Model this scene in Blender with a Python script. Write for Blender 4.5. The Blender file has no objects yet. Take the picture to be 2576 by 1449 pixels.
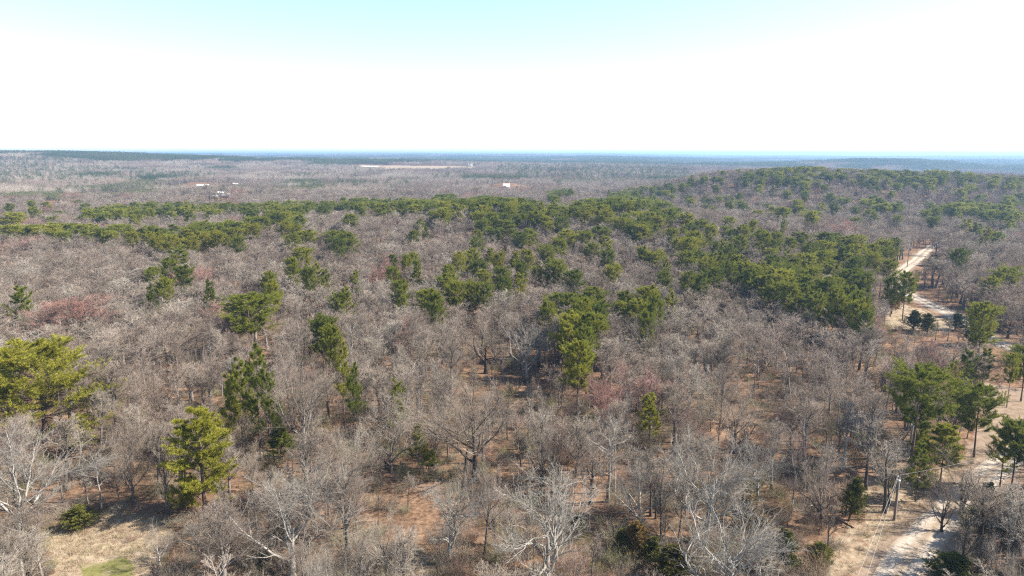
import bpy, math, random
import numpy as np
from math import radians as R_

random.seed(7)
RNG = np.random.default_rng(11)
scene = bpy.context.scene
col = scene.collection

# ------------------------------------------------------------------ camera
CAM_Z = 55.0
PITCH = R_(10.97)
FPX = 692.0
cd = bpy.data.cameras.new('camera')
cd.sensor_width = 36.0
cd.lens = FPX / 1024 * 36
cd.clip_start = 0.5
cd.clip_end = 90000
cam = bpy.data.objects.new('camera', cd)
cam.location = (0, 0, CAM_Z)
cam.rotation_euler = (R_(90) - PITCH, 0, 0)
col.objects.link(cam)
scene.camera = cam

# ------------------------------------------------------------------ sky, sun, exposure
SUN_EL, SUN_AZ = R_(40), R_(91)          # azimuth clockwise from +Y (straight ahead)
world = bpy.data.worlds.new('World')
scene.world = world
world.use_nodes = True
wn = world.node_tree
wn.nodes.clear()
sky = wn.nodes.new('ShaderNodeTexSky')
sky.sky_type = 'NISHITA'
sky.sun_disc = False
sky.sun_elevation = SUN_EL
sky.sun_rotation = SUN_AZ
sky.altitude = 100
sky.air_density = 1.0
sky.dust_density = 0.5
sky.ozone_density = 1.0
bg = wn.nodes.new('ShaderNodeBackground')
bg.inputs['Strength'].default_value = 0.101
wo = wn.nodes.new('ShaderNodeOutputWorld')
wn.links.new(sky.outputs[0], bg.inputs['Color'])
wn.links.new(bg.outputs[0], wo.inputs['Surface'])

sd = bpy.data.lights.new('sun', 'SUN')
sd.energy = 5.0
sd.angle = R_(0.5)
sd.color = (1.0, 0.95, 0.87)
sun = bpy.data.objects.new('sun', sd)
dx, dy, dz = (math.cos(SUN_EL) * math.sin(SUN_AZ), math.cos(SUN_EL) * math.cos(SUN_AZ), math.sin(SUN_EL))
from mathutils import Vector
sun.rotation_euler = Vector((dx, dy, dz)).to_track_quat('Z', 'Y').to_euler()
sun.location = (60, -1, 120)
col.objects.link(sun)

scene.view_settings.view_transform = 'Standard'
scene.view_settings.look = 'None'
scene.view_settings.exposure = 1.5
scene.view_settings.gamma = 1.0
scene.view_settings.use_curve_mapping = False
scene.cycles.max_bounces = 5
scene.cycles.diffuse_bounces = 3
scene.cycles.glossy_bounces = 1
scene.cycles.transmission_bounces = 2
scene.cycles.volume_bounces = 0
scene.cycles.transparent_max_bounces = 4
scene.cycles.use_denoising = False
scene.cycles.sample_clamp_indirect = 4.0
scene.cycles.pixel_filter_type = 'BLACKMAN_HARRIS'
scene.cycles.filter_width = 1.25

# ------------------------------------------------------------------ small maths
def vnoise(x, y, s, seed=0):
    x = np.asarray(x, float) / s + 100.5 * (seed + 1); y = np.asarray(y, float) / s + 57.3 * (seed + 1)
    xi, yi = np.floor(x), np.floor(y)
    fx, fy = x - xi, y - yi
    fx = fx * fx * (3 - 2 * fx); fy = fy * fy * (3 - 2 * fy)
    def h(a, b):
        v = np.sin(a * 127.1 + b * 311.7 + seed * 74.7) * 43758.5453
        return v - np.floor(v)
    return (h(xi, yi) * (1 - fx) + h(xi + 1, yi) * fx) * (1 - fy) + (h(xi, yi + 1) * (1 - fx) + h(xi + 1, yi + 1) * fx) * fy

def sst(v, a, b):
    t = np.clip((v - a) / (b - a), 0, 1)
    return t * t * (3 - 2 * t)

def ground_z(x, y):
    x = np.asarray(x, float); y = np.asarray(y, float)
    r = np.hypot(x, y)
    u = x / np.maximum(np.abs(y), 60)
    z = 1.6 * (vnoise(x, y, 75, 3) - 0.5)
    z = z + 12.5 * np.exp(-((y - 430) / 95) ** 2 - ((x - 25) / 150) ** 2)
    amp = 27 - 6 * sst(x, 330, 560)
    amp = amp + 3.0 * (vnoise(x, y, 120, 5) - 0.5)
    z = z + amp * sst(x, 90, 270) * np.exp(-((y - 780 + 0.10 * (x - 300)) / 135) ** 2) * sst(y, 0, 300)
    z = z + np.minimum(30, 6 * np.maximum(0, r - 1200) / 1000) * (1 - sst(u, 0.10, 0.30)) * sst(y, 0, 600)
    z = z + 30 * np.exp(-((y - 2700) / 260) ** 2 - ((u - 0.52) / 0.15) ** 2)
    z = z + 10 * np.exp(-((y - 2100) / 300) ** 2 - ((u - 0.25) / 0.12) ** 2)
    lh = 19 + 25 * sst(-u, 0.33, 0.78) + 8 * sst(-u, 0.2, 0.45)
    z = z + lh * np.exp(-((y - 2600) / 560) ** 2) * sst(-u, -0.1, 0.25)
    z = z + 20 * (vnoise(x, y, 700, 9) - 0.5) * sst(r, 1100, 2200)
    z = z + 14 * sst(r, 6000, 20000) + 34 * (vnoise(x, y, 2600, 12) - 0.4) * sst(r, 5000, 9000)
    for kx, ky, kh in KNOLLS:
        z = z + kh * np.exp(-((x - kx) ** 2 + (y - ky) ** 2) / 42.0 ** 2)
    return np.clip(z, -6, 72)
KNOLLS = [(-511, 1140, 10.0), (-358, 838, 8.0), (-8, 1100, 10.0)]

CT, ST = math.cos(PITCH), math.sin(PITCH)
K = 1024 / 2576.0
def ray(px, py):                                     # photo position measured on a 2576-wide sheet
    u = (px * K - 512) / FPX
    v = (288 - py * K) / FPX
    return np.array([u, CT + v * ST, -ST + v * CT])

def find(px, py, h=0.0, t0=50, t1=6000):             # point of the terrain whose spot h above it is seen there
    d = ray(px, py)
    t = np.geomspace(t0, t1, 3000)
    X, Y, Z = d[0] * t, d[1] * t, CAM_Z + d[2] * t
    below = Z <= ground_z(X, Y) + h
    i = int(np.argmax(below)) if below.any() else len(t) - 1
    return float(X[i]), float(Y[i])

def proj(x, y, z):
    x = np.asarray(x, float); y = np.asarray(y, float); z = np.asarray(z, float) - CAM_Z
    f = y * CT - z * ST
    v = y * ST + z * CT
    f = np.maximum(f, 0.1)
    return (x / f * FPX + 512) / K, (288 - v / f * FPX) / K, f

def in_poly(px, py, poly):
    px = np.asarray(px, float); py = np.asarray(py, float)
    c = np.zeros(px.shape, bool)
    n = len(poly)
    for i in range(n):
        x1, y1 = poly[i]; x2, y2 = poly[(i + 1) % n]
        if y1 == y2: continue
        m = ((y1 > py) != (y2 > py)) & (px < (x2 - x1) * (py - y1) / (y2 - y1) + x1)
        c ^= m
    return c

# ------------------------------------------------------------------ materials
def nmat(name):
    m = bpy.data.materials.new(name)
    m.use_nodes = True
    nt = m.node_tree
    nt.nodes.clear()
    out = nt.nodes.new('ShaderNodeOutputMaterial')
    return m, nt, out

def ramp(nt, stops, interp='LINEAR'):
    r = nt.nodes.new('ShaderNodeValToRGB')
    r.color_ramp.interpolation = interp
    e = r.color_ramp.elements
    while len(e) < len(stops): e.new(0.5)
    for el, (p, c) in zip(e, stops):
        el.position = p; el.color = (*c, 1)
    return r

def mix(nt, fac, a, b, mode='MIX'):
    n = nt.nodes.new('ShaderNodeMix'); n.data_type = 'RGBA'; n.blend_type = mode
    for sock, v in ((n.inputs[0], fac), (n.inputs[6], a), (n.inputs[7], b)):
        if hasattr(v, 'is_output'): nt.links.new(v, sock)
        elif isinstance(v, (int, float)): sock.default_value = v
        else: sock.default_value = (*v, 1)
    return n.outputs[2]

def noise(nt, vec, scale, detail=3, rough=0.55):
    n = nt.nodes.new('ShaderNodeTexNoise')
    n.inputs['Scale'].default_value = scale; n.inputs['Detail'].default_value = detail
    n.inputs['Roughness'].default_value = rough
    if vec is not None: nt.links.new(vec, n.inputs['Vector'])
    return n.outputs['Fac']

def math_(nt, op, a, b=0.0, clamp=False):
    n = nt.nodes.new('ShaderNodeMath'); n.operation = op; n.use_clamp = clamp
    for s, v in ((n.inputs[0], a), (n.inputs[1], b)):
        if hasattr(v, 'is_output'): nt.links.new(v, s)
        else: s.default_value = v
    return n.outputs[0]

def plant_mat(name, stops, place_noise=None, trans=0.0, speck=0.25, rough=0.8, place_scale=0.02):
    """colour varies plant by plant (Object Info) and softly over the land (location of the plant)"""
    m, nt, out = nmat(name)
    oi = nt.nodes.new('ShaderNodeObjectInfo')
    rp = ramp(nt, stops)
    nt.links.new(oi.outputs['Random'], rp.inputs[0])
    c = rp.outputs[0]
    if place_noise:
        n = noise(nt, oi.outputs['Location'], place_scale, 2)
        f = ramp(nt, [(0.50, (0, 0, 0)), (0.66, (1, 1, 1))])
        nt.links.new(n, f.inputs[0])
        c = mix(nt, math_(nt, 'MULTIPLY', f.outputs[0], place_noise[1]), c, place_noise[0])
    tc = nt.nodes.new('ShaderNodeTexCoord')
    n2 = noise(nt, tc.outputs['Object'], 1.7, 4)
    f2 = ramp(nt, [(0.3, (1 - speck,) * 3), (0.7, (1 + speck,) * 3)])
    nt.links.new(n2, f2.inputs[0])
    c = mix(nt, 1.0, c, f2.outputs[0], 'MULTIPLY')
    d = nt.nodes.new('ShaderNodeBsdfDiffuse')
    nt.links.new(c, d.inputs['Color'])
    sh = d.outputs[0]
    if trans:
        t = nt.nodes.new('ShaderNodeBsdfTranslucent')
        nt.links.new(c, t.inputs['Color'])
        mx = nt.nodes.new('ShaderNodeMixShader'); mx.inputs[0].default_value = trans
        nt.links.new(sh, mx.inputs[1]); nt.links.new(t.outputs[0], mx.inputs[2])
        sh = mx.outputs[0]
    nt.links.new(sh, out.inputs['Surface'])
    return m

M_BARK = plant_mat('grey_bark', [(0, (0.08, 0.066, 0.056)), (0.5, (0.14, 0.12, 0.105)), (1, (0.24, 0.215, 0.19))], speck=0.35)
M_DBARK = plant_mat('dark_bark', [(0, (0.050, 0.042, 0.035)), (1, (0.085, 0.070, 0.058))], speck=0.35)
M_TWIG = plant_mat('grey_twigs', [(0, (0.160, 0.125, 0.098)), (0.4, (0.250, 0.202, 0.155)), (0.75, (0.335, 0.286, 0.228)), (1, (0.25, 0.178, 0.135))],
                   place_noise=((0.27, 0.185, 0.14), 0.4), speck=0.15)
M_TWIG_RED = plant_mat('red_budded_twigs', [(0, (0.27, 0.14, 0.11)), (1, (0.31, 0.19, 0.15))], speck=0.15)
M_PALE = plant_mat('pale_bark', [(0, (0.25, 0.225, 0.19)), (1, (0.36, 0.335, 0.295))], speck=0.4)
M_PALE_TWIG = plant_mat('pale_twigs', [(0, (0.205, 0.178, 0.145)), (1, (0.28, 0.25, 0.21))], speck=0.2)
M_PBARK = plant_mat('pine_bark', [(0, (0.10, 0.07, 0.055)), (1, (0.17, 0.12, 0.095))], speck=0.35)
M_NEEDLE = plant_mat('pine_needles', [(0, (0.135, 0.155, 0.028)), (0.5, (0.205, 0.215, 0.033)), (0.85, (0.260, 0.255, 0.036)), (1, (0.30, 0.285, 0.04))],
                     trans=0.38, speck=0.35)
M_NEEDLE_Y = plant_mat('bright_pine_needles', [(0, (0.235, 0.225, 0.03)), (1, (0.27, 0.25, 0.035))], trans=0.32, speck=0.35)
M_PLANT = plant_mat('plantation_needles', [(0, (0.12, 0.12, 0.055)), (1, (0.18, 0.17, 0.08))], trans=0.3, speck=0.3)
M_FARPINE = plant_mat('far_pine_needles', [(0, (0.075, 0.095, 0.04)), (1, (0.115, 0.125, 0.05))], trans=0.3, speck=0.3)
M_CEDAR = plant_mat('cedar_foliage', [(0, (0.040, 0.055, 0.018)), (0.6, (0.075, 0.080, 0.022)), (1, (0.13, 0.10, 0.03))], trans=0.15, speck=0.35)
M_BRUSH = plant_mat('brush_stems', [(0, (0.24, 0.18, 0.12)), (0.35, (0.28, 0.24, 0.19)), (0.6, (0.21, 0.20, 0.09)), (0.8, (0.28, 0.17, 0.13)), (1, (0.32, 0.27, 0.19))], speck=0.25)
M_GRASS = plant_mat('dry_grass_blades', [(0, (0.28, 0.20, 0.125)), (0.8, (0.42, 0.34, 0.23)), (1, (0.22, 0.21, 0.09))], trans=0.2, speck=0.2)
M_ORANGE = plant_mat('rusty_dead_needles', [(0, (0.34, 0.13, 0.05)), (1, (0.40, 0.17, 0.07))], trans=0.2)

def simple_mat(name, c, rough=0.7, vary=0.15, scale=3.0, metallic=0.0):
    m, nt, out = nmat(name)
    tc = nt.nodes.new('ShaderNodeTexCoord')
    f = ramp(nt, [(0.3, tuple(v * (1 - vary) for v in c)), (0.7, tuple(min(1, v * (1 + vary)) for v in c))])
    nt.links.new(noise(nt, tc.outputs['Object'], scale, 4), f.inputs[0])
    b = nt.nodes.new('ShaderNodeBsdfPrincipled')
    nt.links.new(f.outputs[0], b.inputs['Base Color'])
    b.inputs['Roughness'].default_value = rough
    b.inputs['Metallic'].default_value = metallic
    nt.links.new(b.outputs[0], out.inputs['Surface'])
    return m

M_WOOD = simple_mat('weathered_wood', (0.17, 0.12, 0.09), 0.85, 0.35, 2.5)
M_LOG = simple_mat('rotting_wood', (0.30, 0.20, 0.13), 0.9, 0.4, 4)
M_METAL = simple_mat('galvanised_metal', (0.6, 0.6, 0.58), 0.4, 0.1, 5)
M_WIRE = simple_mat('aluminium_wire', (0.40, 0.38, 0.35), 0.45, 0.1, 1)
M_PORC = simple_mat('grey_porcelain', (0.55, 0.55, 0.55), 0.3, 0.1, 5)
M_WHITE = simple_mat('white_sheet_metal', (0.80, 0.80, 0.78), 0.5, 0.06, 0.3)
M_REDROOF = simple_mat('red_roof', (0.48, 0.16, 0.13), 0.6, 0.15, 0.5)
M_BRICK = simple_mat('brown_brick', (0.34, 0.20, 0.15), 0.85, 0.15, 2)
M_GREYROOF = simple_mat('grey_roof', (0.50, 0.50, 0.52), 0.6, 0.12, 0.6)
M_DARK = simple_mat('dark_opening', (0.04, 0.04, 0.045), 0.3, 0.1, 1)
M_RUBBER = simple_mat('black_rubber', (0.03, 0.03, 0.03), 0.8, 0.1, 4)

# ground
def ground_mat():
    m, nt, out = nmat('woodland_floor')
    tc = nt.nodes.new('ShaderNodeTexCoord'); v = tc.outputs['Object']
    at = nt.nodes.new('ShaderNodeAttribute'); at.attribute_name = 'zone'
    sp = nt.nodes.new('ShaderNodeSeparateColor'); nt.links.new(at.outputs['Color'], sp.inputs[0])
    r1 = ramp(nt, [(0.28, (0.045, 0.032, 0.024)), (0.45, (0.14, 0.088, 0.056)), (0.60, (0.245, 0.165, 0.108)), (0.78, (0.36, 0.285, 0.21))])
    nt.links.new(noise(nt, v, 1.3, 8, 0.72), r1.inputs[0])
    r2 = ramp(nt, [(0.35, (0.62, 0.60, 0.60)), (0.65, (1.20, 1.10, 1.0))])
    nt.links.new(noise(nt, v, 0.11, 5, 0.6), r2.inputs[0])
    c = mix(nt, 1.0, r1.outputs[0], r2.outputs[0], 'MULTIPLY')
    rs = ramp(nt, [(0.28, (0.11, 0.08, 0.05)), (0.48, (0.275, 0.205, 0.135)), (0.7, (0.40, 0.325, 0.225))])
    nt.links.new(noise(nt, v, 0.9, 8, 0.72), rs.inputs[0])
    rg = ramp(nt, [(0.3, (0.10, 0.10, 0.03)), (0.7, (0.20, 0.18, 0.07))])
    nt.links.new(noise(nt, v, 1.6, 6, 0.6), rg.inputs[0])
    edge = noise(nt, v, 0.35, 5, 0.7)
    def fade(s):
        a = math_(nt, 'ADD', s, math_(nt, 'MULTIPLY', math_(nt, 'SUBTRACT', edge, 0.5), 1.6))
        return math_(nt, 'MULTIPLY', math_(nt, 'SUBTRACT', a, 0.35), 3.0, True)
    c = mix(nt, fade(sp.outputs[0]), c, rs.outputs[0])
    c = mix(nt, fade(sp.outputs[1]), c, rg.outputs[0])
    rt = ramp(nt, [(0.3, (0.15, 0.105, 0.068)), (0.7, (0.29, 0.215, 0.155))])
    nt.links.new(noise(nt, v, 0.7, 6, 0.7), rt.inputs[0])
    c = mix(nt, fade(sp.outputs[2]), c, rt.outputs[0])
    d = nt.nodes.new('ShaderNodeBsdfDiffuse'); nt.links.new(c, d.inputs['Color'])
    bp = nt.nodes.new('ShaderNodeBump'); bp.inputs['Strength'].default_value = 0.6; bp.inputs['Distance'].default_value = 0.15
    nt.links.new(noise(nt, v, 2.6, 6, 0.7), bp.inputs['Height']); nt.links.new(bp.outputs[0], d.inputs['Normal'])
    nt.links.new(d.outputs[0], out.inputs['Surface'])
    return m

def road_mat():
    m, nt, out = nmat('pale_gravel')
    tc = nt.nodes.new('ShaderNodeTexCoord'); v = tc.outputs['Object']
    at = nt.nodes.new('ShaderNodeAttribute'); at.attribute_name = 'across'
    r1 = ramp(nt, [(0.25, (0.20, 0.155, 0.115)), (0.5, (0.35, 0.29, 0.225)), (0.75, (0.47, 0.40, 0.325))])
    nt.links.new(noise(nt, v, 1.1, 8, 0.75), r1.inputs[0])
    rt = ramp(nt, [(0.0, (0.72, 0.66, 0.60)), (0.16, (1.0, 1.0, 1.0)), (0.30, (1.12, 1.12, 1.12)), (0.5, (0.72, 0.66, 0.60)),
                   (0.70, (1.12, 1.12, 1.12)), (0.86, (1.0, 1.0, 1.0)), (1.0, (0.72, 0.66, 0.60))])
    nt.links.new(at.outputs['Fac'], rt.inputs[0])
    c = mix(nt, 1.0, r1.outputs[0], rt.outputs[0], 'MULTIPLY')
    d = nt.nodes.new('ShaderNodeBsdfDiffuse'); nt.links.new(c, d.inputs['Color'])
    nt.links.new(d.outputs[0], out.inputs['Surface'])
    return m

# ------------------------------------------------------------------ object helpers
def mesh_np(name, V, quads=None, tris=None, mats=(), qm=None, tm=None, smooth=False):
    me = bpy.data.meshes.new(name)
    V = np.asarray(V, np.float32)
    nq = 0 if quads is None else len(quads); nt_ = 0 if tris is None else len(tris)
    me.vertices.add(len(V)); me.vertices.foreach_set('co', V.ravel())
    loops = []
    if nq: loops.append(np.asarray(quads, np.int32).ravel())
    if nt_: loops.append(np.asarray(tris, np.int32).ravel())
    if loops:
        L = np.concatenate(loops)
        me.loops.add(len(L)); me.loops.foreach_set('vertex_index', L)
        starts = np.concatenate([np.arange(nq) * 4, nq * 4 + np.arange(nt_) * 3]).astype(np.int32)
        me.polygons.add(nq + nt_); me.polygons.foreach_set('loop_start', starts)
        mi = np.zeros(nq + nt_, np.int32)
        if qm is not None and nq: mi[:nq] = qm
        if tm is not None and nt_: mi[nq:] = tm
        me.polygons.foreach_set('material_index', mi)
        if smooth: me.polygons.foreach_set('use_smooth', np.ones(nq + nt_, bool))
    for m in mats: me.materials.append(m)
    me.update(calc_edges=True)
    return me

def link(name, data, parent=None):
    o = bpy.data.objects.new(name, data)
    col.objects.link(o)
    if parent is not None: o.parent = parent
    return o

def empty(name, loc, rz=0.0, scale=(1, 1, 1)):
    o = bpy.data.objects.new(name, None)
    col.objects.link(o)
    o.location = loc; o.rotation_euler = (0, 0, rz); o.scale = scale
    o.empty_display_size = 0.5
    return o

def tag(o, label=None, cat=None, group=None, kind=None):
    if label: o['label'] = label
    if cat: o['category'] = cat
    if group: o['group'] = group
    if kind: o['kind'] = kind
    return o

def copy_tree(src, loc, rz, scale):
    c = src.copy(); col.objects.link(c)
    c.location = loc; c.rotation_euler = (0, 0, rz); c.scale = scale
    for ch in list(src.children):
        k = ch.copy(); col.objects.link(k); k.parent = c
    return c

class Geo:
    """collects tubes and blades, then becomes one mesh"""
    def __init__(s): s.V = []; s.Q = []; s.T = []; s.qm = []; s.tm = []; s.n = 0
    def tubes(s, P, Rr, k, mat=0):
        N, m, _ = P.shape
        T = np.gradient(P, axis=1); T /= np.linalg.norm(T, axis=2, keepdims=True) + 1e-9
        ref = np.where(np.abs(T[..., 2:3]) > 0.8, np.array([1.0, 0.1, 0]), np.array([0, 0.1, 1.0]))
        A = np.cross(T, ref); A /= np.linalg.norm(A, axis=2, keepdims=True) + 1e-9
        B = np.cross(T, A)
        th = np.arange(k) * 2 * np.pi / k
        ring = P[:, :, None, :] + Rr[:, :, None, None] * (A[:, :, None, :] * np.cos(th)[None, None, :, None] + B[:, :, None, :] * np.sin(th)[None, None, :, None])
        s.V.append(ring.reshape(-1, 3))
        i = np.arange(N)[:, None, None] * m * k + np.arange(m - 1)[None, :, None] * k
        a = i + np.arange(k)[None, None, :]; b = i + ((np.arange(k) + 1) % k)[None, None, :]
        q = np.stack([a, b, b + k, a + k], -1).reshape(-1, 4) + s.n
        s.Q.append(q); s.qm.append(np.full(len(q), mat)); s.n += N * m * k
    def tris(s, A, B, C, mat=0):
        n = len(A)
        s.V.append(np.stack([A, B, C], 1).reshape(-1, 3))
        s.T.append((np.arange(n * 3).reshape(-1, 3)) + s.n); s.tm.append(np.full(n, mat)); s.n += 3 * n
    def box(s, x0, x1, y0, y1, z0, z1, mat=0, rot=0.0, org=(0, 0, 0)):
        v = np.array([(x, y, z) for z in (z0, z1) for y in (y0, y1) for x in (x0, x1)], float)
        c, n = math.cos(rot), math.sin(rot)
        v = np.stack([v[:, 0] * c - v[:, 1] * n, v[:, 0] * n + v[:, 1] * c, v[:, 2]], 1) + np.array(org)
        q = np.array([(0, 2, 3, 1), (4, 5, 7, 6), (0, 1, 5, 4), (2, 6, 7, 3), (0, 4, 6, 2), (1, 3, 7, 5)]) + s.n
        s.V.append(v); s.Q.append(q); s.qm.append(np.full(6, mat)); s.n += 8
    def poly(s, verts, quads, mat=0):
        s.V.append(np.array(verts, float)); q = np.array(quads) + s.n
        s.Q.append(q); s.qm.append(np.full(len(q), mat)); s.n += len(verts)
    def arrays(s):
        V = np.concatenate(s.V)
        return (V, np.concatenate(s.Q) if s.Q else None, np.concatenate(s.T) if s.T else None,
                np.concatenate(s.qm) if s.Q else None, np.concatenate(s.tm) if s.T else None)
    def mesh(s, name, mats, smooth=False):
        V, Q, T, qm, tm = s.arrays()
        return mesh_np(name, V, Q, T, mats, qm, tm, smooth)

def nrm(v): return v / (np.linalg.norm(v, axis=-1, keepdims=True) + 1e-9)

def grow(P, Rr, rng, n, t0, t1, ang, ang_sd, length, npts, up, wob, rr, rend, lprof=None, flat=0.0, whorls=0):
    """n children on every branch of P"""
    N, m, _ = P.shape
    L = np.linalg.norm(np.diff(P, axis=1), axis=2).sum(1)
    t = t0 + (t1 - t0) * (np.arange(n)[None, :] + rng.random((N, n))) / n
    if whorls: t = np.clip(np.round(t * whorls) / whorls + rng.normal(0, .008, t.shape), 0, .995)
    f = t * (m - 1); i = np.minimum(f.astype(int), m - 2); fr = (f - i)[..., None]
    idx = np.arange(N)[:, None]
    base = P[idx, i] * (1 - fr) + P[idx, i + 1] * fr
    T = nrm(P[idx, i + 1] - P[idx, i])
    r0 = (Rr[idx, i] * (1 - fr[..., 0]) + Rr[idx, i + 1] * fr[..., 0])
    ref = np.where(np.abs(T[..., 2:3]) > 0.9, np.array([1.0, 0, 0]), np.array([0, 0, 1.0]))
    A = nrm(np.cross(T, ref)); B = np.cross(T, A)
    ph = np.arange(n)[None, :] * 2.39996 + rng.random((N, 1)) * 6.28 + rng.normal(0, 0.35, (N, n))
    if flat > 0: ph = np.where(rng.random((N, n)) < flat, np.round(ph / np.pi) * np.pi + rng.normal(0, 0.3, (N, n)), ph)
    th = ang + rng.normal(0, ang_sd, (N, n))
    D = T * np.cos(th)[..., None] + (A * np.cos(ph)[..., None] + B * np.sin(ph)[..., None]) * np.sin(th)[..., None]
    ln = length * L[:, None] * (lprof(t) if lprof else 1.0) * rng.uniform(0.7, 1.25, (N, n))
    D = D.reshape(-1, 3); ln = ln.reshape(-1); base = base.reshape(-1, 3); r0 = r0.reshape(-1) * rr
    pts = [base]
    for k in range(npts - 1):
        D = nrm(D + np.array([0, 0, up / (npts - 1)]) + rng.normal(0, wob, D.shape))
        pts.append(pts[-1] + D * (ln / (npts - 1))[:, None])
    Pn = np.stack(pts, 1)
    rad = r0[:, None] * np.linspace(1, rend, npts)[None, :]
    return Pn, rad, t.reshape(-1)

# ------------------------------------------------------------------ bare trees
def trunk_curve(rng, h, r, m=9, wob=0.03, lean=(0, 0)):
    z = np.linspace(0, 1, m)
    off = np.cumsum(rng.normal(0, wob, (m, 2)), 0) * h * 0.35 * z[:, None]
    P = np.stack([off[:, 0] + lean[0] * z * h, off[:, 1] + lean[1] * z * h, z * h], 1)[None]
    rad = r * (1 - 0.88 * z ** 1.1); rad[0] *= 1.35
    return P, rad[None]

def bare_tree(seed, h=14.0, style='forest', lod=0, thick=1.0):
    rng = np.random.default_rng(seed)
    tr, cr = Geo(), Geo()
    if style == 'spread':      # big open-grown crown, low fork
        P0, R0 = trunk_curve(rng, h * 0.62, 0.31, wob=0.03)
        P1, R1, _ = grow(P0, R0, rng, 9, .24, .98, .82, .15, .95, 9, .55, .13, .60, .18, lambda t: 1.12 - .3 * t)
        n2, n3, n4 = 9, 8, 5; w2, w3 = .15, .17
    elif style == 'crooked':   # twisting white limbs
        P0, R0 = trunk_curve(rng, h * 0.55, 0.36, wob=0.05)
        P1, R1, _ = grow(P0, R0, rng, 13, .20, .98, .92, .2, 1.0, 14, .6, .22, .56, .20, lambda t: 1.1 - .2 * t)
        n2, n3, n4 = 10, 7, 4; w2, w3 = .27, .27
    elif style == 'vase':      # several ascending stems from low down
        P0, R0 = trunk_curve(rng, h * 0.5, 0.30, wob=0.03)
        P1, R1, _ = grow(P0, R0, rng, 8, .15, .98, .55, .14, 1.15, 9, .35, .09, .66, .16)
        n2, n3, n4 = 10, 8, 5; w2, w3 = .12, .14
    elif style == 'slender':
        P0, R0 = trunk_curve(rng, h, 0.15, wob=0.022)
        P1, R1, _ = grow(P0, R0, rng, 12, .40, .97, .60, .15, .26, 6, .5, .10, .5, .2, lambda t: 1.35 - .75 * t)
        n2, n3, n4 = 7, 6, 4; w2, w3 = .14, .14
    else:
        P0, R0 = trunk_curve(rng, h * 0.92, 0.24, wob=0.03)
        P1, R1, _ = grow(P0, R0, rng, 13, .44, .98, .46, .15, .42, 8, .7, .11, .58, .2, lambda t: 1.3 - .75 * t)
        n2, n3, n4 = 8, 7, 5; w2, w3 = .14, .16
    if lod == 1: n2, n3, n4 = 6, 5, 4
    P2, R2, _ = grow(P1, R1, rng, n2, .18, .98, .58, .18, .40, 5, .35, w2, .55, .25, lambda t: 1.2 - .6 * t)
    P3, R3, _ = grow(P2, R2, rng, n3, .15, 1.0, .58, .2, .50, 4, .22, w3, .55, .35, lambda t: 1.15 - .4 * t)
    P4, R4, _ = grow(P3, R3, rng, n4, .1, 1.0, .60, .2, .55, 3, .1, .14, .6, .5)
    k1 = 1.0 if lod == 0 else 1.35
    R0 = R0 * thick; R1 = R1 * thick
    R2 = np.maximum(R2, 0.015 * k1); R3 = np.maximum(R3, 0.0092 * k1); R4 = np.maximum(R4, 0.0065 * k1)
    if style in ('crooked', 'spread'): R1 = R1 * 1.05; R2 = R2 * 1.3; R3 = R3 * 1.15
    R1 = np.maximum(R1, 0.03)
    if lod == 0:
        tr.tubes(P0, R0, 8); tr.tubes(P1, R1, 5)
        cr.tubes(P2, R2, 4); cr.tubes(P3, R3, 3); cr.tubes(P4, R4, 3)
        return tr, cr
    tr.tubes(P0[:, ::2], R0[:, ::2], 5, 0); tr.tubes(P1[:, ::2] if P1.shape[1] % 2 else P1[:, [0, 2, 4, P1.shape[1] - 1]], R1[:, ::2] if P1.shape[1] % 2 else R1[:, [0, 2, 4, P1.shape[1] - 1]], 3, 0)
    tr.tubes(P2[:, ::2], R2[:, ::2], 3, 1); tr.tubes(P3[:, [0, 3]], R3[:, [0, 3]], 3, 1); tr.tubes(P4[:, [0, 2]], R4[:, [0, 2]], 3, 1)
    return tr

# ------------------------------------------------------------------ pines
def tufts(g, C, D, rng, k, length, width, mat=0, upb=0.35, spread=0.75):
    """k blades fanning from every point C along direction D"""
    n = len(C)
    C = np.repeat(C, k, 0); D = np.repeat(D, k, 0)
    d = nrm(D + rng.normal(0, spread, (n * k, 3)) + np.array([0, 0, upb]))
    side = nrm(np.cross(d, rng.normal(0, 1, (n * k, 3))))
    ln = (length * rng.uniform(.7, 1.25, n * k))[:, None]
    wd = (width * rng.uniform(.7, 1.3, n * k))[:, None]
    mid = C + d * ln * 0.45
    g.tris(C, mid + d * ln * .55 + side * wd * .15, mid + side * wd, mat)

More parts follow.
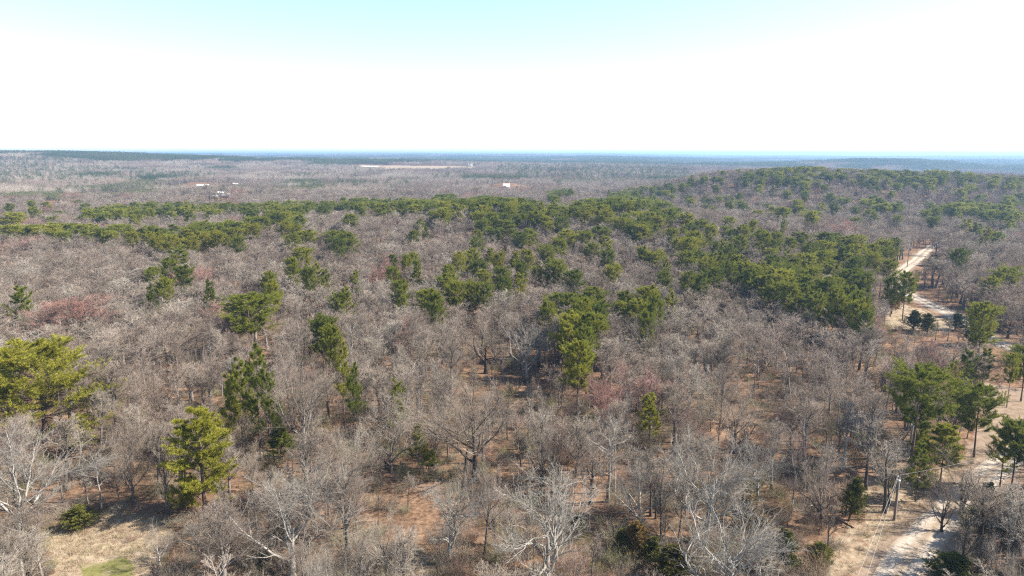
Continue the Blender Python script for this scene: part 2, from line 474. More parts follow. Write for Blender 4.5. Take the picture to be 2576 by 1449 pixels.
def pine_tree(seed, h=18.0, rad=4.0, style='normal', lod=0):
    rng = np.random.default_rng(seed)
    tr, cr = Geo(), Geo()
    if style == 'broad':
        P0, R0 = trunk_curve(rng, h * 0.93, 0.45, wob=0.035); t0, nb = .22, 70
        prof = lambda t: (.30 + .78 * np.clip((1 - t) / .72, 0, 1) ** .8) * rng.uniform(.72, 1.12, t.shape)
        angl, upb, nsub, fl = 1.36, .22, 13, .85
    elif style == 'low':
        P0, R0 = trunk_curve(rng, h * 0.95, 0.30, wob=0.03); t0, nb = .09, 62
        prof = lambda t: np.clip(np.sin(np.clip((t + .25) / 1.30, 0, 1) * np.pi) ** .8, .15, 1) * rng.uniform(.5, 1.25, t.shape)
        angl, upb, nsub, fl = 1.32, .25, 9, .85
    elif style == 'young':
        P0, R0 = trunk_curve(rng, h, 0.14, wob=0.015); t0, nb = .22, 42
        prof = lambda t: np.clip(1.08 - (t - .2) * 1.05, .12, 1) * rng.uniform(.8, 1.15, t.shape)
        angl, upb, nsub, fl = 1.15, .55, 8, .5
    elif style == 'tall':
        P0, R0 = trunk_curve(rng, h * .97, 0.24, wob=0.02); t0, nb = .46, 46
        prof = lambda t: np.sin(np.clip((t - .42) / .60, 0, 1) * np.pi) ** .7 * rng.uniform(.65, 1.2, t.shape) + .1
        angl, upb, nsub, fl = 1.12, .45, 9, .6
    elif style == 'open':
        P0, R0 = trunk_curve(rng, h * .97, 0.22, wob=0.03); t0, nb = .33, 32
        prof = lambda t: (1.05 - .75 * np.clip((t - .35) / .65, 0, 1)) * rng.uniform(.45, 1.25, t.shape)
        angl, upb, nsub, fl = 1.22, .35, 9, .75
    else:
        P0, R0 = trunk_curve(rng, h * .96, 0.23, wob=0.02); t0, nb = .34, 52
        prof = lambda t: np.clip(np.sin(np.clip((t - .20) / .84, 0, 1) * np.pi) ** .75, .12, 1) * rng.uniform(.75, 1.15, t.shape)
        angl, upb, nsub, fl = 1.18, .5, 9, .6
    hl = float(np.linalg.norm(np.diff(P0, axis=1), axis=2).sum())
    P1, R1, t1 = grow(P0, R0, rng, nb, t0, .99, angl, .12, rad / hl, 7, upb, .08, .30, .25, prof, 0.0, {'broad': 11, 'low': 10, 'open': 13}.get(style, 0))
    # upper boughs point further up
    P2, R2, _ = grow(P1, R1, rng, nsub + 3, .30, 1.0, .75, .2, .36, 5, .30, .10, .5, .4, lambda t: 1.25 - .5 * t, flat=fl)
    if lod == 0:
        tr.tubes(P0, R0, 8); tr.tubes(P1, np.maximum(R1, .025), 4)
        cr.tubes(P2, np.maximum(R2, .012), 3, 1)
    C = np.concatenate([P2[:, 1:].reshape(-1, 3), P1[:, -1], P1[:, -2], P0[:, -1]])
    D = np.concatenate([nrm(np.diff(P2, axis=1)).reshape(-1, 3), nrm(P1[:, -1] - P1[:, -2]), nrm(P1[:, -1] - P1[:, -2]), nrm(P0[:, -1] - P0[:, -2])])
    if lod == 0:
        tufts(cr, C, D, rng, 24, .46, .05)
        return tr, cr
    sel = rng.random(len(C)) < 0.40
    g = Geo()
    g.tubes(P0[:, ::2], R0[:, ::2] * 1.1, 5, 0)
    s1 = rng.random(len(P1)) < .5
    g.tubes(P1[s1][:, [0, 3, 6]], np.maximum(R1[s1][:, [0, 3, 6]], .04), 3, 0)
    tufts(g, C[sel], D[sel], rng, 9, .75, .20, 1)
    return g

def cedar_tree(seed, h=6.0, rad=2.0):
    rng = np.random.default_rng(seed)
    tr, cr = Geo(), Geo()
    P0, R0 = trunk_curve(rng, h * .97, 0.12, wob=0.015)
    P1, R1, _ = grow(P0, R0, rng, 60, .06, .99, .95, .14, rad / h * 1.15, 5, .5, .08, .3, .3,
                     lambda t: np.clip(1.1 - t, .08, 1) ** .75 * rng.uniform(.75, 1.15, t.shape))
    P2, R2, _ = grow(P1, R1, rng, 8, .15, 1.0, .7, .2, .34, 3, .3, .12, .5, .4)
    tr.tubes(P0, R0, 7); tr.tubes(P1, np.maximum(R1, .015), 3)
    C = np.concatenate([P2[:, 1:].reshape(-1, 3), P1[:, -1], P0[:, -1]])
    D = np.concatenate([nrm(np.diff(P2, axis=1)).reshape(-1, 3), nrm(P1[:, -1] - P1[:, -2]), nrm(P0[:, -1] - P0[:, -2])])
    tufts(cr, C, D, rng, 11, .30, .075, 0, .45, .8)
    return tr, cr

# ================================================================== THE LAND
# ground sheet: fine in front of the camera, reaching the horizon all round
angs = np.concatenate([np.arange(-50, 50.01, 0.4), np.arange(55, 306, 5.0)])
angs = np.radians(np.sort(angs))
rads = np.concatenate([[1.0], np.arange(20, 460, 2.5), np.geomspace(460, 26000, 170)])
AA, RR = np.meshgrid(angs, rads)
GX, GY = RR * np.sin(AA), RR * np.cos(AA)
GZ = ground_z(GX, GY)
na, nr = len(angs), len(rads)
ii = np.arange(nr - 1)[:, None] * na; jj = np.arange(na)[None, :]; j2 = (jj + 1) % na
quads = np.stack([ii + jj, ii + na + jj, ii + na + j2, ii + j2], -1).reshape(-1, 4)[:, ::-1]

CLEARING = [(125, 1315), (250, 1283), (400, 1292), (440, 1335), (415, 1420), (390, 1560), (60, 1560), (150, 1420), (95, 1360)]
GREEN = [(170, 1475), (215, 1412), (330, 1402), (345, 1450), (330, 1540), (170, 1540)]
VERGE = [(2075, 1449), (2100, 1345), (2180, 1290), (2160, 1225), (2230, 1160), (2330, 1190), (2400, 1160), (2470, 1120), (2420, 1250), (2330, 1350), (2180, 1500), (2040, 1560)]
BARE_SOIL = [(2470, 945), (2580, 930), (2660, 1000), (2640, 1090), (2500, 1110), (2440, 1160), (2400, 1180), (2470, 1060)]
MID_CLEAR = [(2230, 778), (2262, 765), (2330, 780), (2400, 815), (2395, 832), (2250, 830), (2225, 812)]
STRAW2 = [(960, 1449), (1010, 1380), (1110, 1385), (1120, 1449), (1100, 1540), (980, 1540)]
STRAW3 = [(560, 1130), (650, 1115), (700, 1150), (620, 1190), (560, 1200)]
FIELD = [(895, 414), (965, 416), (1190, 418), (1195, 431), (1000, 434), (890, 428)]
FIELDS = [FIELD, [(2100, 391), (2180, 389.5), (2190, 392), (2110, 394)], [(1730, 434), (1830, 435), (1830, 439), (1730, 439)],
          [(0, 394), (60, 385), (75, 389), (20, 402)], [(20, 473), (150, 471), (150, 477), (20, 479)], [(880, 510), (960, 512), (960, 522), (880, 520)],
          [(475, 388), (640, 396), (640, 400), (480, 394)]]
gpx, gpy, _ = proj(GX, GY, GZ)
front = GY > 30
zone = np.zeros((nr, na, 4)); zone[..., 3] = 1
def paint(ch, poly, v=1.0, lo=0, hi=1e9):
    m = in_poly(gpx, gpy, poly) & front & (RR > lo) & (RR < hi)
    zone[..., ch] = np.where(m, np.maximum(zone[..., ch], v), zone[..., ch])
paint(0, CLEARING); paint(1, GREEN, .75); paint(0, VERGE, .62, 0, 170); paint(2, BARE_SOIL, 1, 0, 200); paint(0, MID_CLEAR, .95, 0, 400)
paint(0, STRAW2, .8); paint(0, STRAW3, .6)
for f in FIELDS: paint(0, f, 1.0, 600, 9000)

# the gravel road
def catmull(P, n=10):
    P = np.array(P, float); out = []
    for i in range(len(P) - 1):
        p0 = P[max(i - 1, 0)]; p1 = P[i]; p2 = P[i + 1]; p3 = P[min(i + 2, len(P) - 1)]
        for t in np.arange(n) / n:
            out.append(.5 * ((2 * p1) + (-p0 + p2) * t + (2 * p0 - 5 * p1 + 4 * p2 - p3) * t * t + (-p0 + 3 * p1 - 3 * p2 + p3) * t ** 3))
    out.append(P[-1]); return np.array(out)
road_px = [(2150, 1700), (2200, 1560), (2262, 1440), (2335, 1345), (2395, 1282), (2440, 1238), (2500, 1185), (2565, 1135), (2650, 1060), (2695, 985),
           (2670, 925), (2600, 892), (2510, 862), (2440, 822), (2390, 790), (2330, 762), (2283, 738), (2258, 712), (2262, 690), (2280, 672), (2305, 655),
           (2325, 635), (2345, 620), (2375, 605), (2420, 592)]
road_xy = catmull([find(*p) for p in road_px], 12)
def ribbon(name, xy, width, lift, mat, seed=0):
    d = np.gradient(xy, axis=0); d /= np.linalg.norm(d, axis=1, keepdims=True)
    nrm2 = np.stack([-d[:, 1], d[:, 0]], 1)
    K_ = 9; s = np.linspace(-1, 1, K_)
    rngl = np.random.default_rng(seed)
    wv = width * (1 + .16 * np.interp(np.arange(len(xy)), np.arange(0, len(xy) + 5, 5), rngl.uniform(-1, 1, len(np.arange(0, len(xy) + 5, 5)))))
    pts = xy[:, None, :] + nrm2[:, None, :] * (s[None, :, None] * wv[:, None, None] / 2)
    z = ground_z(pts[..., 0], pts[..., 1]) + lift - 0.14 * (np.abs(s) ** 6)[None, :]
    V = np.concatenate([pts, z[..., None]], -1).reshape(-1, 3)
    n = len(xy); i = np.arange(n - 1)[:, None] * K_ + np.arange(K_ - 1)[None, :]
    q = np.stack([i, i + 1, i + K_ + 1, i + K_], -1).reshape(-1, 4)[:, ::-1]
    me = mesh_np(name, V, q, None, [mat], smooth=True)
    a = me.attributes.new('across', 'FLOAT', 'POINT')
    a.data.foreach_set('value', np.tile((s + 1) / 2, n).astype(np.float32))
    return link(name, me)
M_ROAD = road_mat()
ROAD_W = 5.7
road = tag(ribbon('gravel_road', road_xy, ROAD_W, .10, M_ROAD, 1), kind='structure')
lane_xy = catmull([find(*p) for p in [(60, 472), (104, 480), (120, 486), (140, 496), (152, 505), (165, 514), (190, 524)]], 10)
tag(ribbon('dirt_road', lane_xy, 7.0, .25, M_ROAD, 2), kind='structure')

def road_dist(x, y):
    x = np.atleast_1d(x); y = np.atleast_1d(y)
    best = np.full(x.shape, 1e9)
    for p in road_xy: best = np.minimum(best, (x - p[0]) ** 2 + (y - p[1]) ** 2)
    return np.sqrt(best)
# worn earth along both sides of the road
near = front & (RR < 470) & (GX > 40)
rdv = np.full(GX.shape, 99.0); rdv[near] = road_dist(GX[near], GY[near])
zone[..., 2] = np.maximum(zone[..., 2], np.clip(1.05 - (rdv - 2.8) / 2.6, 0, .75))

gme = mesh_np('ground', np.stack([GX, GY, GZ], -1).reshape(-1, 3), quads, None, [ground_mat()], smooth=True)
ca = gme.color_attributes.new('zone', 'FLOAT_COLOR', 'POINT')
ca.data.foreach_set('color', zone.reshape(-1).astype(np.float32))
tag(link('ground', gme), kind='structure')

# ================================================================== WHERE THE TREES STAND
# pines read off the photograph: (x, y of the top, crown width) on the 2576 sheet, height m, kind of crown
HERO = [
 (118, 836, 250, 0, 'broad', 1115), (2, 905, 60, 0, 'normal', 1080), (625, 733, 122, 18, 'normal', 0),
 (655, 855, 70, 0, 'open', 1155), (612, 888, 62, 0, 'open', 1130), (690, 905, 55, 0, 'open', 1165), (590, 930, 50, 0, 'open', 1140),
 (517, 1008, 135, 0, 'low', 1290), (857, 852, 48, 19, 'open', 0), (880, 905, 40, 17, 'open', 0), (806, 784, 62, 16, 'normal', 0), (838, 822, 34, 14, 'young', 0),
 (1455, 850, 78, 17, 'normal', 0), (1440, 780, 85, 18, 'normal', 0), (1478, 815, 60, 17, 'normal', 0), (1640, 988, 54, 11, 'young', 0), (1052, 1062, 52, 0, 'young', 1180),
 (1000, 948, 52, 14, 'open', 0), (700, 1068, 60, 7, 'young', 0), (190, 1045, 62, 8, 'young', 0), (1075, 1128, 40, 5, 'young', 0),
 (2285, 893, 142, 0, 'tall', 1188), (2365, 1057, 86, 0, 'young', 1212), (2302, 1108, 66, 0, 'young', 1262), (2450, 958, 84, 0, 'normal', 1150),
 (2425, 872, 52, 0, 'open', 1010), (2466, 868, 50, 0, 'open', 1000), (2405, 905, 40, 12, 'open', 0), (2532, 874, 34, 0, 'tall', 1026), (2568, 862, 60, 0, 'normal', 1010),
 (2542, 1036, 80, 0, 'tall', 1244), (2515, 1066, 60, 0, 'open', 1225), (2572, 1050, 60, 0, 'tall', 1250), (2420, 960, 60, 13, 'open', 0), (2330, 1030, 44, 11, 'young', 0),
]
c1 = [(1350,765,190),(1270,850,120),(1140,920,100),(1230,1000,110),(1130,1050,80),(1360,900,110),(1580,1010,70),(150,1060,140),(2320,640,130),(2200,670,110),(2280,770,130),
 (2200,850,90),(2390,880,110),(2450,940,90),(2330,900,100),(2020,950,100),(2060,1010,80),(2510,650,130),(2560,700,90),(2560,1090,110),(2420,1280,100),(2500,1350,90),
 (90,510,110),(70,600,110),(180,620,80),(260,600,70),(400,590,100),(520,595,110),(600,600,90),(700,600,110),(770,620,110),(870,600,120),(930,600,80),(1060,615,110),
 (1130,610,90),(1190,630,100),(1320,600,140),(1420,640,90),(1460,600,110),(1530,570,140),(1560,600,100),(1640,590,110),(1720,570,100),(1800,580,110),(1850,600,90),
 (1900,540,100),(1990,530,110),(2080,510,110),(2150,510,110),(2200,500,100),(2260,530,100),(480,650,80),(820,650,90),(1170,690,90),(1300,680,120),(1440,690,90),
 (1600,670,90),(1700,690,70),(1790,680,80),(2240,590,80),(1640,650,90),(1000,640,80)]
c2 = [(320,450,160),(50,520,100),(50,660,130),(20,640,90),(570,450,110),(590,560,90),(630,610,70),(550,650,80),(1070,560,110),(1240,570,190),(1150,610,120),(1420,640,150),(1030,640,110),
 (1340,650,110),(1700,640,150),(1850,640,120),(1940,610,150),(2000,690,140),(1900,740,120),(2020,780,110),(1650,690,110),(990,780,110),(880,810,100),(1190,790,90),(1130,780,90),(1310,800,130),
 (1400,790,100),(1040,860,120),(1060,940,120),(1210,920,120),(820,900,110),(790,970,160),(850,1010,140),(1000,1010,130),(1090,1040,110),(640,1070,150),(1600,850,140),(1640,900,110),
 (380,830,90),(400,900,100),(530,810,100),(490,830,80),(560,870,90),(430,1000,100),(460,1060,90),(110,940,90),(30,1060,110),(2370,790,150),(2280,760,90),(2430,860,90),(2500,620,90),
 (2330,1050,150),(2400,1130,110),(2140,1090,90),(2120,1160,100),(2230,1160,200),(2290,1240,130),(1640,1110,170),(1540,1160,120),(1740,1110,130),(1900,1070,180),(1820,1150,130),(1620,1230,160),(1960,1200,130),
 (1740,1240,150),(1860,1270,140),(1700,1310,130),(1250,1000,70),(1340,860,90),(2440,950,80),(2540,700,100),(2490,1090,70),(1010,700,90),(1480,900,80),(720,1110,110)]
c3 = [(40,510,110),(20,600,100),(150,560,120),(230,590,90),(100,650,110),(60,700,110),(200,680,100),(330,610,70),(350,540,80),(460,600,110),(430,680,100),(320,710,110),(600,630,80),(640,660,80),
 (710,650,90),(700,720,90),(570,720,120),(860,650,120),(930,660,130),(820,700,100),(960,730,100),(1090,660,130),(1070,720,110),(1170,670,110),(1230,690,130),(1310,680,110),(1220,760,130),(1340,750,120),
 (1520,700,110),(1560,760,110),(1610,700,80),(1570,850,110),(1460,730,80),(1900,540,90),(2140,560,110),(2220,590,110),(2290,620,100),(2370,650,80),(2100,780,120),
 (1700,950,135),(2470,900,170),(2350,990,120),(2290,1180,190),(960,820,160),(1080,800,120),(1200,800,140),(680,830,130),(400,830,130),(270,800,110),(110,800,150),(30,800,120),(600,890,130),(480,860,140),
 (450,960,170),(720,920,200),(850,930,150),(950,980,140),(1050,1010,130),(1130,990,120),(1290,930,200),(1270,1050,150),(1340,1150,120),(1180,1080,120),(1250,1130,120),(620,980,160),(160,970,150),(60,950,130),
 (820,1010,140),(900,1040,130),(700,1010,130),(1000,1080,120),(1380,1240,60),(60,390,90),(760,560,60),(880,460,80),(970,500,90),(1040,440,80),(1210,400,80),(1310,470,60),(1480,450,90),(1530,440,90),
 (1600,450,80),(1390,410,90),(1420,490,70),(1940,460,100),(2010,450,90),(2080,440,100),(2150,440,110),(2200,470,90),(2260,450,100),(2330,440,90),(2400,450,100),(2460,460,90),(2330,540,90),(2460,530,90),
 (2380,490,80),(2520,420,100),(540,560,50),(1830,490,70),(1600,990,100),(790,880,120),(330,880,120),(240,900,110),(1390,960,100),(1130,870,120),(520,920,110),(350,750,90),(980,900,120),(1310,850,110)]
PINES = []      # x, y, h, r, style, hero flag
rs = np.random.default_rng(5)
for (x, y, w, h, st, by) in HERO:
    if by:
        X, Y = find(x, by)
        dz = ray(x, y); t = math.hypot(X, Y) / math.hypot(dz[0], dz[1])
        h = CAM_Z + dz[2] * t - float(ground_z(X, Y))
    else:
        X, Y = find(x, y, h)
    f = math.sqrt(X * X + Y * Y + (CAM_Z - h * .6) ** 2)
    PINES.append([X, Y, h, w * K / FPX * f / 2 * (.88 if x > 2200 else 1.0), st, 1, x, y])
def pick_style(r): return 'normal' if r < .62 else ('tall' if r < .78 else ('open' if r < .92 else 'young'))
for lst, x0 in ((c1, 0), (c2, 858.7), (c3, 1717.3)):
    for (x, y, w) in lst:
        px, py, pw = x0 + x / 3, 360.6 + y / 3, w / 3
        h = rs.uniform(14.5, 18.5)
        X, Y = find(px, py, h)
        f = math.hypot(math.hypot(X, Y), CAM_Z - h)
        r = pw * K / FPX * f / 2
        r = min(max(r * (1.14 if px < 2200 else .95), 2.4), 6.6)
        PINES.append([X, Y, h, r, pick_style(rs.random()), 1, px, py])
n_manual = len(PINES)
# stands of pine filled in on the land
def c2p(x0, pts): return [(x0 + a / 3, 360.6 + b / 3) for a, b in pts]
STANDS = [
 (c2p(858.7, [(640,420),(740,370),(850,370),(900,405),(1100,380),(1220,395),(1400,405),(1550,435),(1700,450),(1850,400),(2000,400),(2100,345),(2250,380),(2450,420),(2540,480),(2540,560),(2350,620),(2200,640),(2050,560),(1850,520),(1600,560),(1500,545),(1250,545),(1000,535),(860,500),(700,510)]), 6.8, .68),
 (c2p(0, [(640,470),(1050,432),(2576,424),(2500,470),(2000,500),(1800,480),(1500,500),(1150,540),(900,530),(650,545)]), 7.0, .48),
 (c2p(858.7, [(0,400),(300,400),(640,400),(650,440),(300,450),(0,450)]), 7.5, .55),
 (c2p(0, [(0,590),(200,600),(600,600),(1200,620),(1800,570),(2300,510),(2300,550),(1900,640),(1500,680),(1200,680),(800,650),(300,625),(0,610)]), 7.5, .34),
 (c2p(1717.3, [(0,560),(200,570),(500,640),(900,670),(1300,700),(1600,760),(1580,900),(1400,1000),(1380,1200),(1150,1180),(900,1120),(560,1080),(500,980),(300,980),(0,960)]), 8.5, .24),
 (c2p(1717.3, [(580,900),(750,900),(1050,1010),(1380,1030),(1390,1200),(1200,1160),(900,1120),(600,1080)]), 6.8, .46),
 (c2p(858.7, [(1540,1100),(1960,1070),(2000,1250),(1900,1330),(1620,1310)]), 6.0, .55),
 (c2p(1717.3, [(1850,430),(2500,420),(2560,520),(2200,520),(1900,470)]), 8, .5),
 (c2p(1717.3, [(480,175),(1100,160),(1150,180),(1900,190),(2100,195),(2250,225),(2600,240),(2600,290),(1500,240),(500,220)]), 7.5, .42),
 (c2p(1717.3, [(480,200),(2600,270),(2600,360),(1500,300),(500,280)]), 8.5, .2),
 (c2p(1717.3, [(0,240),(480,180),(2600,260),(2600,420),(1800,420),(0,400)]), 10, .17),
 (c2p(1717.3, [(0,380),(1800,420),(1900,560),(300,540)]), 11, .16),
 (c2p(858.7, [(1560,350),(1750,320),(1750,370),(1600,410)]), 8, .6),
 (c2p(858.7, [(2000,350),(2576,270),(2576,380),(2100,400)]), 9, .35),
 (c2p(858.7, [(600,620),(2576,620),(2576,1000),(700,1000)]), 13, .10),
 (c2p(0, [(0,420),(2576,400),(2576,470),(0,560)]), 14, .12),
]
cand = []
for k, (poly, sp, dens) in enumerate(STANDS):
    rk = np.random.default_rng(100 + k)
    xs, ys = np.meshgrid(np.arange(-520, 760, sp), np.arange(150, 1000, sp))
    xs = xs + rk.uniform(-.42, .42, xs.shape) * sp; ys = ys + rk.uniform(-.42, .42, xs.shape) * sp
    hs = rk.uniform(11.5, 18, xs.shape)
    keep = rk.random(xs.shape) < dens
    xs, ys, hs = xs[keep], ys[keep], hs[keep]
    px, py, _ = proj(xs, ys, ground_z(xs, ys) + hs)
    m = in_poly(px, py, poly)
    for a, b, c, p, q in zip(xs[m], ys[m], hs[m], px[m], py[m]):
        PINES.append([a, b, c, rk.uniform(2.9, 4.7), pick_style(rk.random()), 0, p, q])

# cedars
CED = [(1822, 793, 46, 850, 0), (2471, 1205, 52, 1300, 0), (2520, 1225, 70, 1370, 0), (2560, 1215, 60, 1380, 0), (2440, 1262, 46, 1345, 1), (1978, 1325, 60, 1440, 1),
       (1950, 1400, 70, 1520, 2), (2135, 1190, 50, 1310, 1), (1600, 1300, 66, 1400, 2), (1868, 1238, 70, 1330, 2), (1690, 1370, 110, 1480, 0), (1323, 1095, 40, 1150, 1),
       (2402, 785, 34, 830, 0), (2297, 778, 38, 832, 0), (2332, 785, 36, 840, 1), (2243, 722, 36, 790, 2), (2350, 640, 36, 670, 0), (1366, 672, 24, 700, 0), (2455, 790, 50, 870, 0),
       (200, 1265, 56, 1330, 1), (1640, 1345, 50, 1420, 1), (1905, 1290, 60, 1370, 2), (2390, 1385, 90, 1475, 1), (1565, 1330, 50, 1400, 1), (1450, 1290, 44, 1350, 0), (2060, 1360, 56, 1420, 1)]
CEDARS = []
for (x, y, w, by, tone) in CED:
    X, Y = find(x, by)
    d = ray(x, y); t = math.hypot(X, Y) / math.hypot(d[0], d[1])
    h = CAM_Z + d[2] * t - float(ground_z(X, Y))
    CEDARS.append([X, Y, h, w * K / FPX * math.hypot(math.hypot(X, Y), CAM_Z) / 2, tone, x, y])

# notable bare trees: x, y top, y base, crown width, style, colour (0 grey, 1 pale, 2 dark, 3 reddish), description
NB = [
 (735, 1135, 1452, 330, 'vase', 1, 'wide pale bare tree with white limbs right of the dry grass clearing'),
 (1378, 1180, 1490, 360, 'crooked', 1, 'large crooked bare tree with white twisting limbs at the bottom centre'),
 (1130, 1165, 1420, 190, 'crooked', 1, 'smaller crooked white limbed bare tree left of the large twisting one'),
 (1775, 1105, 1362, 250, 'crooked', 1, 'crooked pale bare tree with dark lower trunk above the dark cedar'),
 (1830, 1270, 1570, 330, 'crooked', 1, 'low sprawling pale bare tree over the dark cedar at the bottom edge'),
 (45, 1045, 1350, 250, 'vase', 1, 'pale sprawling bare tree at the left edge below the big pine'),
 (1610, 1120, 1330, 200, 'vase', 1, 'pale bare tree with upright limbs behind the rusty cedar'),
 (1196, 945, 1212, 290, 'spread', 2, 'broad bare oak with a thick dark trunk in the centre foreground'),
 (766, 835, 1150, 190, 'vase', 0, 'tall grey bare tree right of the dark green pine cluster'),
 (985, 985, 1190, 190, 'vase', 0, 'fan shaped bare tree with dark slanting stems left of the broad oak'),
 (900, 872, 1040, 90, 'crooked', 2, 'slim dark bare tree with a bent trunk right of the thin yellowish pine'),
 (1222, 785, 940, 170, 'spread', 2, 'round crowned bare oak with a dark trunk left of the pine clump'),
 (1325, 795, 960, 120, 'spread', 1, 'bare tree with a white trunk just left of the pine clump'),
 (1848, 925, 1130, 190, 'vase', 0, 'grey fan shaped bare tree right of the small lone pine'),
 (1485, 1080, 1270, 150, 'spread', 0, 'round grey bare tree above the large twisting white tree'),
 (1360, 1055, 1245, 120, 'crooked', 2, 'leaning bare tree with dark curved stems right of the broad oak'),
 (1905, 1075, 1260, 150, 'vase', 1, 'bare tree with a sunlit white trunk left of the roadside brush'),
 (2178, 1035, 1232, 110, 'slender', 2, 'slender dark trunked bare tree left of the utility pole'),
 (2066, 1130, 1335, 110, 'crooked', 2, 'small crooked dark bare tree by the roadside cedar'),
 (2368, 1165, 1340, 90, 'vase', 2, 'bare tree with curving dark stems at the edge of the gravel road'),
 (2418, 1125, 1300, 130, 'vase', 2, 'bare tree on the far bank of the gravel road beside a cedar'),
 (1905, 795, 950, 140, 'vase', 0, 'pale fan shaped bare tree below the dark olive cedar'),
 (402, 1310, 1422, 80, 'vase', 1, 'small white stemmed bare sapling in the dry grass clearing'),
 (255, 1125, 1283, 60, 'slender', 1, 'thin white trunked bare tree at the top of the dry grass clearing'),
 (500, 1290, 1390, 90, 'vase', 1, 'small pale bare tree right of the dry grass clearing'),
 (972, 1275, 1450, 120, 'vase', 2, 'small dark stemmed bare tree on the straw patch at the bottom edge'),
 (2535, 755, 850, 90, 'spread', 2, 'dark trunked bare oak near the right edge above the upper road'),
 (205, 735, 890, 130, 'forest', 3, 'reddish budding tree right of the small pine at the left edge'),
 (130, 752, 900, 90, 'forest', 3, 'reddish budding tree just right of the small pine at the left edge'),
 (1565, 895, 1085, 150, 'spread', 3, 'broad reddish budding tree below the right hand lone pine'),
 (1635, 925, 1095, 110, 'forest', 3, 'reddish budding tree behind the small lone pine'),
 (1500, 945, 1110, 90, 'forest', 3, 'reddish budding tree below the long pine clump'),
 (1540, 980, 1150, 90, 'forest', 3, 'lower reddish budding tree left of the small lone pine'),
 (1012, 790, 920, 90, 'forest', 3, 'reddish budding tree in the centre above the fan shaped tree'),
 (2130, 555, 610, 50, 'forest', 3, 'reddish budding tree on the slope behind the pine stand'),
 (2478, 592, 640, 40, 'forest', 3, 'small reddish budding tree below the far right pine row'),
 (1420, 487, 530, 40, 'spread', 3, 'reddish budding tree standing at the crest of the central pine stand'),
 (1275, 655, 700, 22, 'forest', 4, 'small rusty orange tree in the middle of the central pines'),
 (2185, 790, 890, 80, 'forest', 3, 'reddish budding tree below the right end of the pine stand'),
 (560, 755, 860, 70, 'forest', 3, 'reddish tinted bare tree left of the round crowned pine'),
 (300, 905, 1110, 120, 'forest', 0, 'tall grey bare tree right of the big spreading pine'),
 (380, 880, 1090, 110, 'vase', 0, 'grey bare tree with forked white limbs midway between the two big pines'),
 (1740, 1085, 1240, 120, 'forest', 0, 'grey bare tree right of the leaning dark stems'),
 (2460, 1190, 1410, 110, 'forest', 2, 'dark bare tree in the brush on the far side of the lower gravel road'),
 (2530, 1215, 1475, 130, 'forest', 0, 'grey bare tree in the bottom right corner beyond the cedars'),
 (2415, 1290, 1462, 90, 'slender', 2, 'thin dark bare tree at the right edge of the lower gravel road'),
 (2225, 1110, 1290, 80, 'slender', 2, 'dark slender bare tree right beside the utility pole'),
]
BARE = []
for (x, y, by, w, st, tone, lab) in NB:
    X, Y = find(x, by)
    d = ray(x, y); t = math.hypot(X, Y) / math.hypot(d[0], d[1])
    h = CAM_Z + d[2] * t - float(ground_z(X, Y))
    f = math.hypot(math.hypot(X, Y), CAM_Z - h * .5)
    BARE.append([X, Y, h, w * K / FPX * f / 2, st, tone, lab, x, y])

# ground kept open so that what the photograph shows stays in view: box x0,y0,x1,y1, things nearer than d are kept out
def bx_(X, Y, h, r, k=1.0):
    z = float(ground_z(X, Y))
    px, py, f = proj(X, Y, z + h); w = r / float(f) * FPX / K
    return px - w * k, px + w * k, py
OPEN = [((2195, 1330, 2330, 1449), 140), ((2330, 1240, 2420, 1340), 140), ((2430, 1170, 2576, 1240), 150), ((2100, 1330, 2200, 1449), 95), ((2210, 1210, 2330, 1300), 103),
        ((2262, 646, 2310, 672), 380), ((2328, 606, 2368, 628), 430), ((2255, 690, 2290, 735), 345), ((2285, 738, 2345, 765), 330), ((2345, 765, 2410, 800), 315),
        ((2415, 805, 2465, 840), 290), ((2480, 845, 2560, 872), 275), ((2235, 790, 2390, 825), 285), ((2490, 950, 2576, 1050), 190), ((2400, 1110, 2500, 1160), 115), ((130, 1315, 420, 1449), 120),
        ((524, 489, 582, 498), 850), ((114, 483, 148, 504), 1000), ((255, 1225, 440, 1280), 96),
        ((560, 1120, 700, 1180), 108), ((2335, 985, 2400, 1040), 110)]
print('pines', len(PINES), 'manual', n_manual)

def blocked(px, py, pyb, halfw, d, strict=1.0):
    b = np.zeros(px.shape, bool)
    for (x0, y0, x1, y1), dm in OPEN:
        b |= (px + halfw > x0) & (px - halfw < x1) & (py < y1) & (pyb > y0) & (d < dm)
    return b
# thin filled-in pines
keep = []
for i, p in enumerate(PINES):
    if i >= n_manual:
        zz = float(ground_z(p[0], p[1]))
        px, py, f = proj(p[0], p[1], zz + p[2]); _, pyb, _ = proj(p[0], p[1], zz)
        if blocked(np.array([px]), np.array([py]), np.array([pyb]), p[3] / float(f) * FPX / K, np.array([math.hypot(p[0], p[1])]))[0]: continue
        if road_dist(p[0], p[1])[0] < 6: continue
        if any((p[0] - q[0]) ** 2 + (p[1] - q[1]) ** 2 < 20 for q in keep[:n_manual]): continue
    keep.append(p)
PINES = keep

# ================================================================== TREE MODELS (one of each kind, copied over the land)
def frame_ok(px, py, pyb): return (px > -60) & (px < 2636) & (py < 1449) & (pyb > 300)

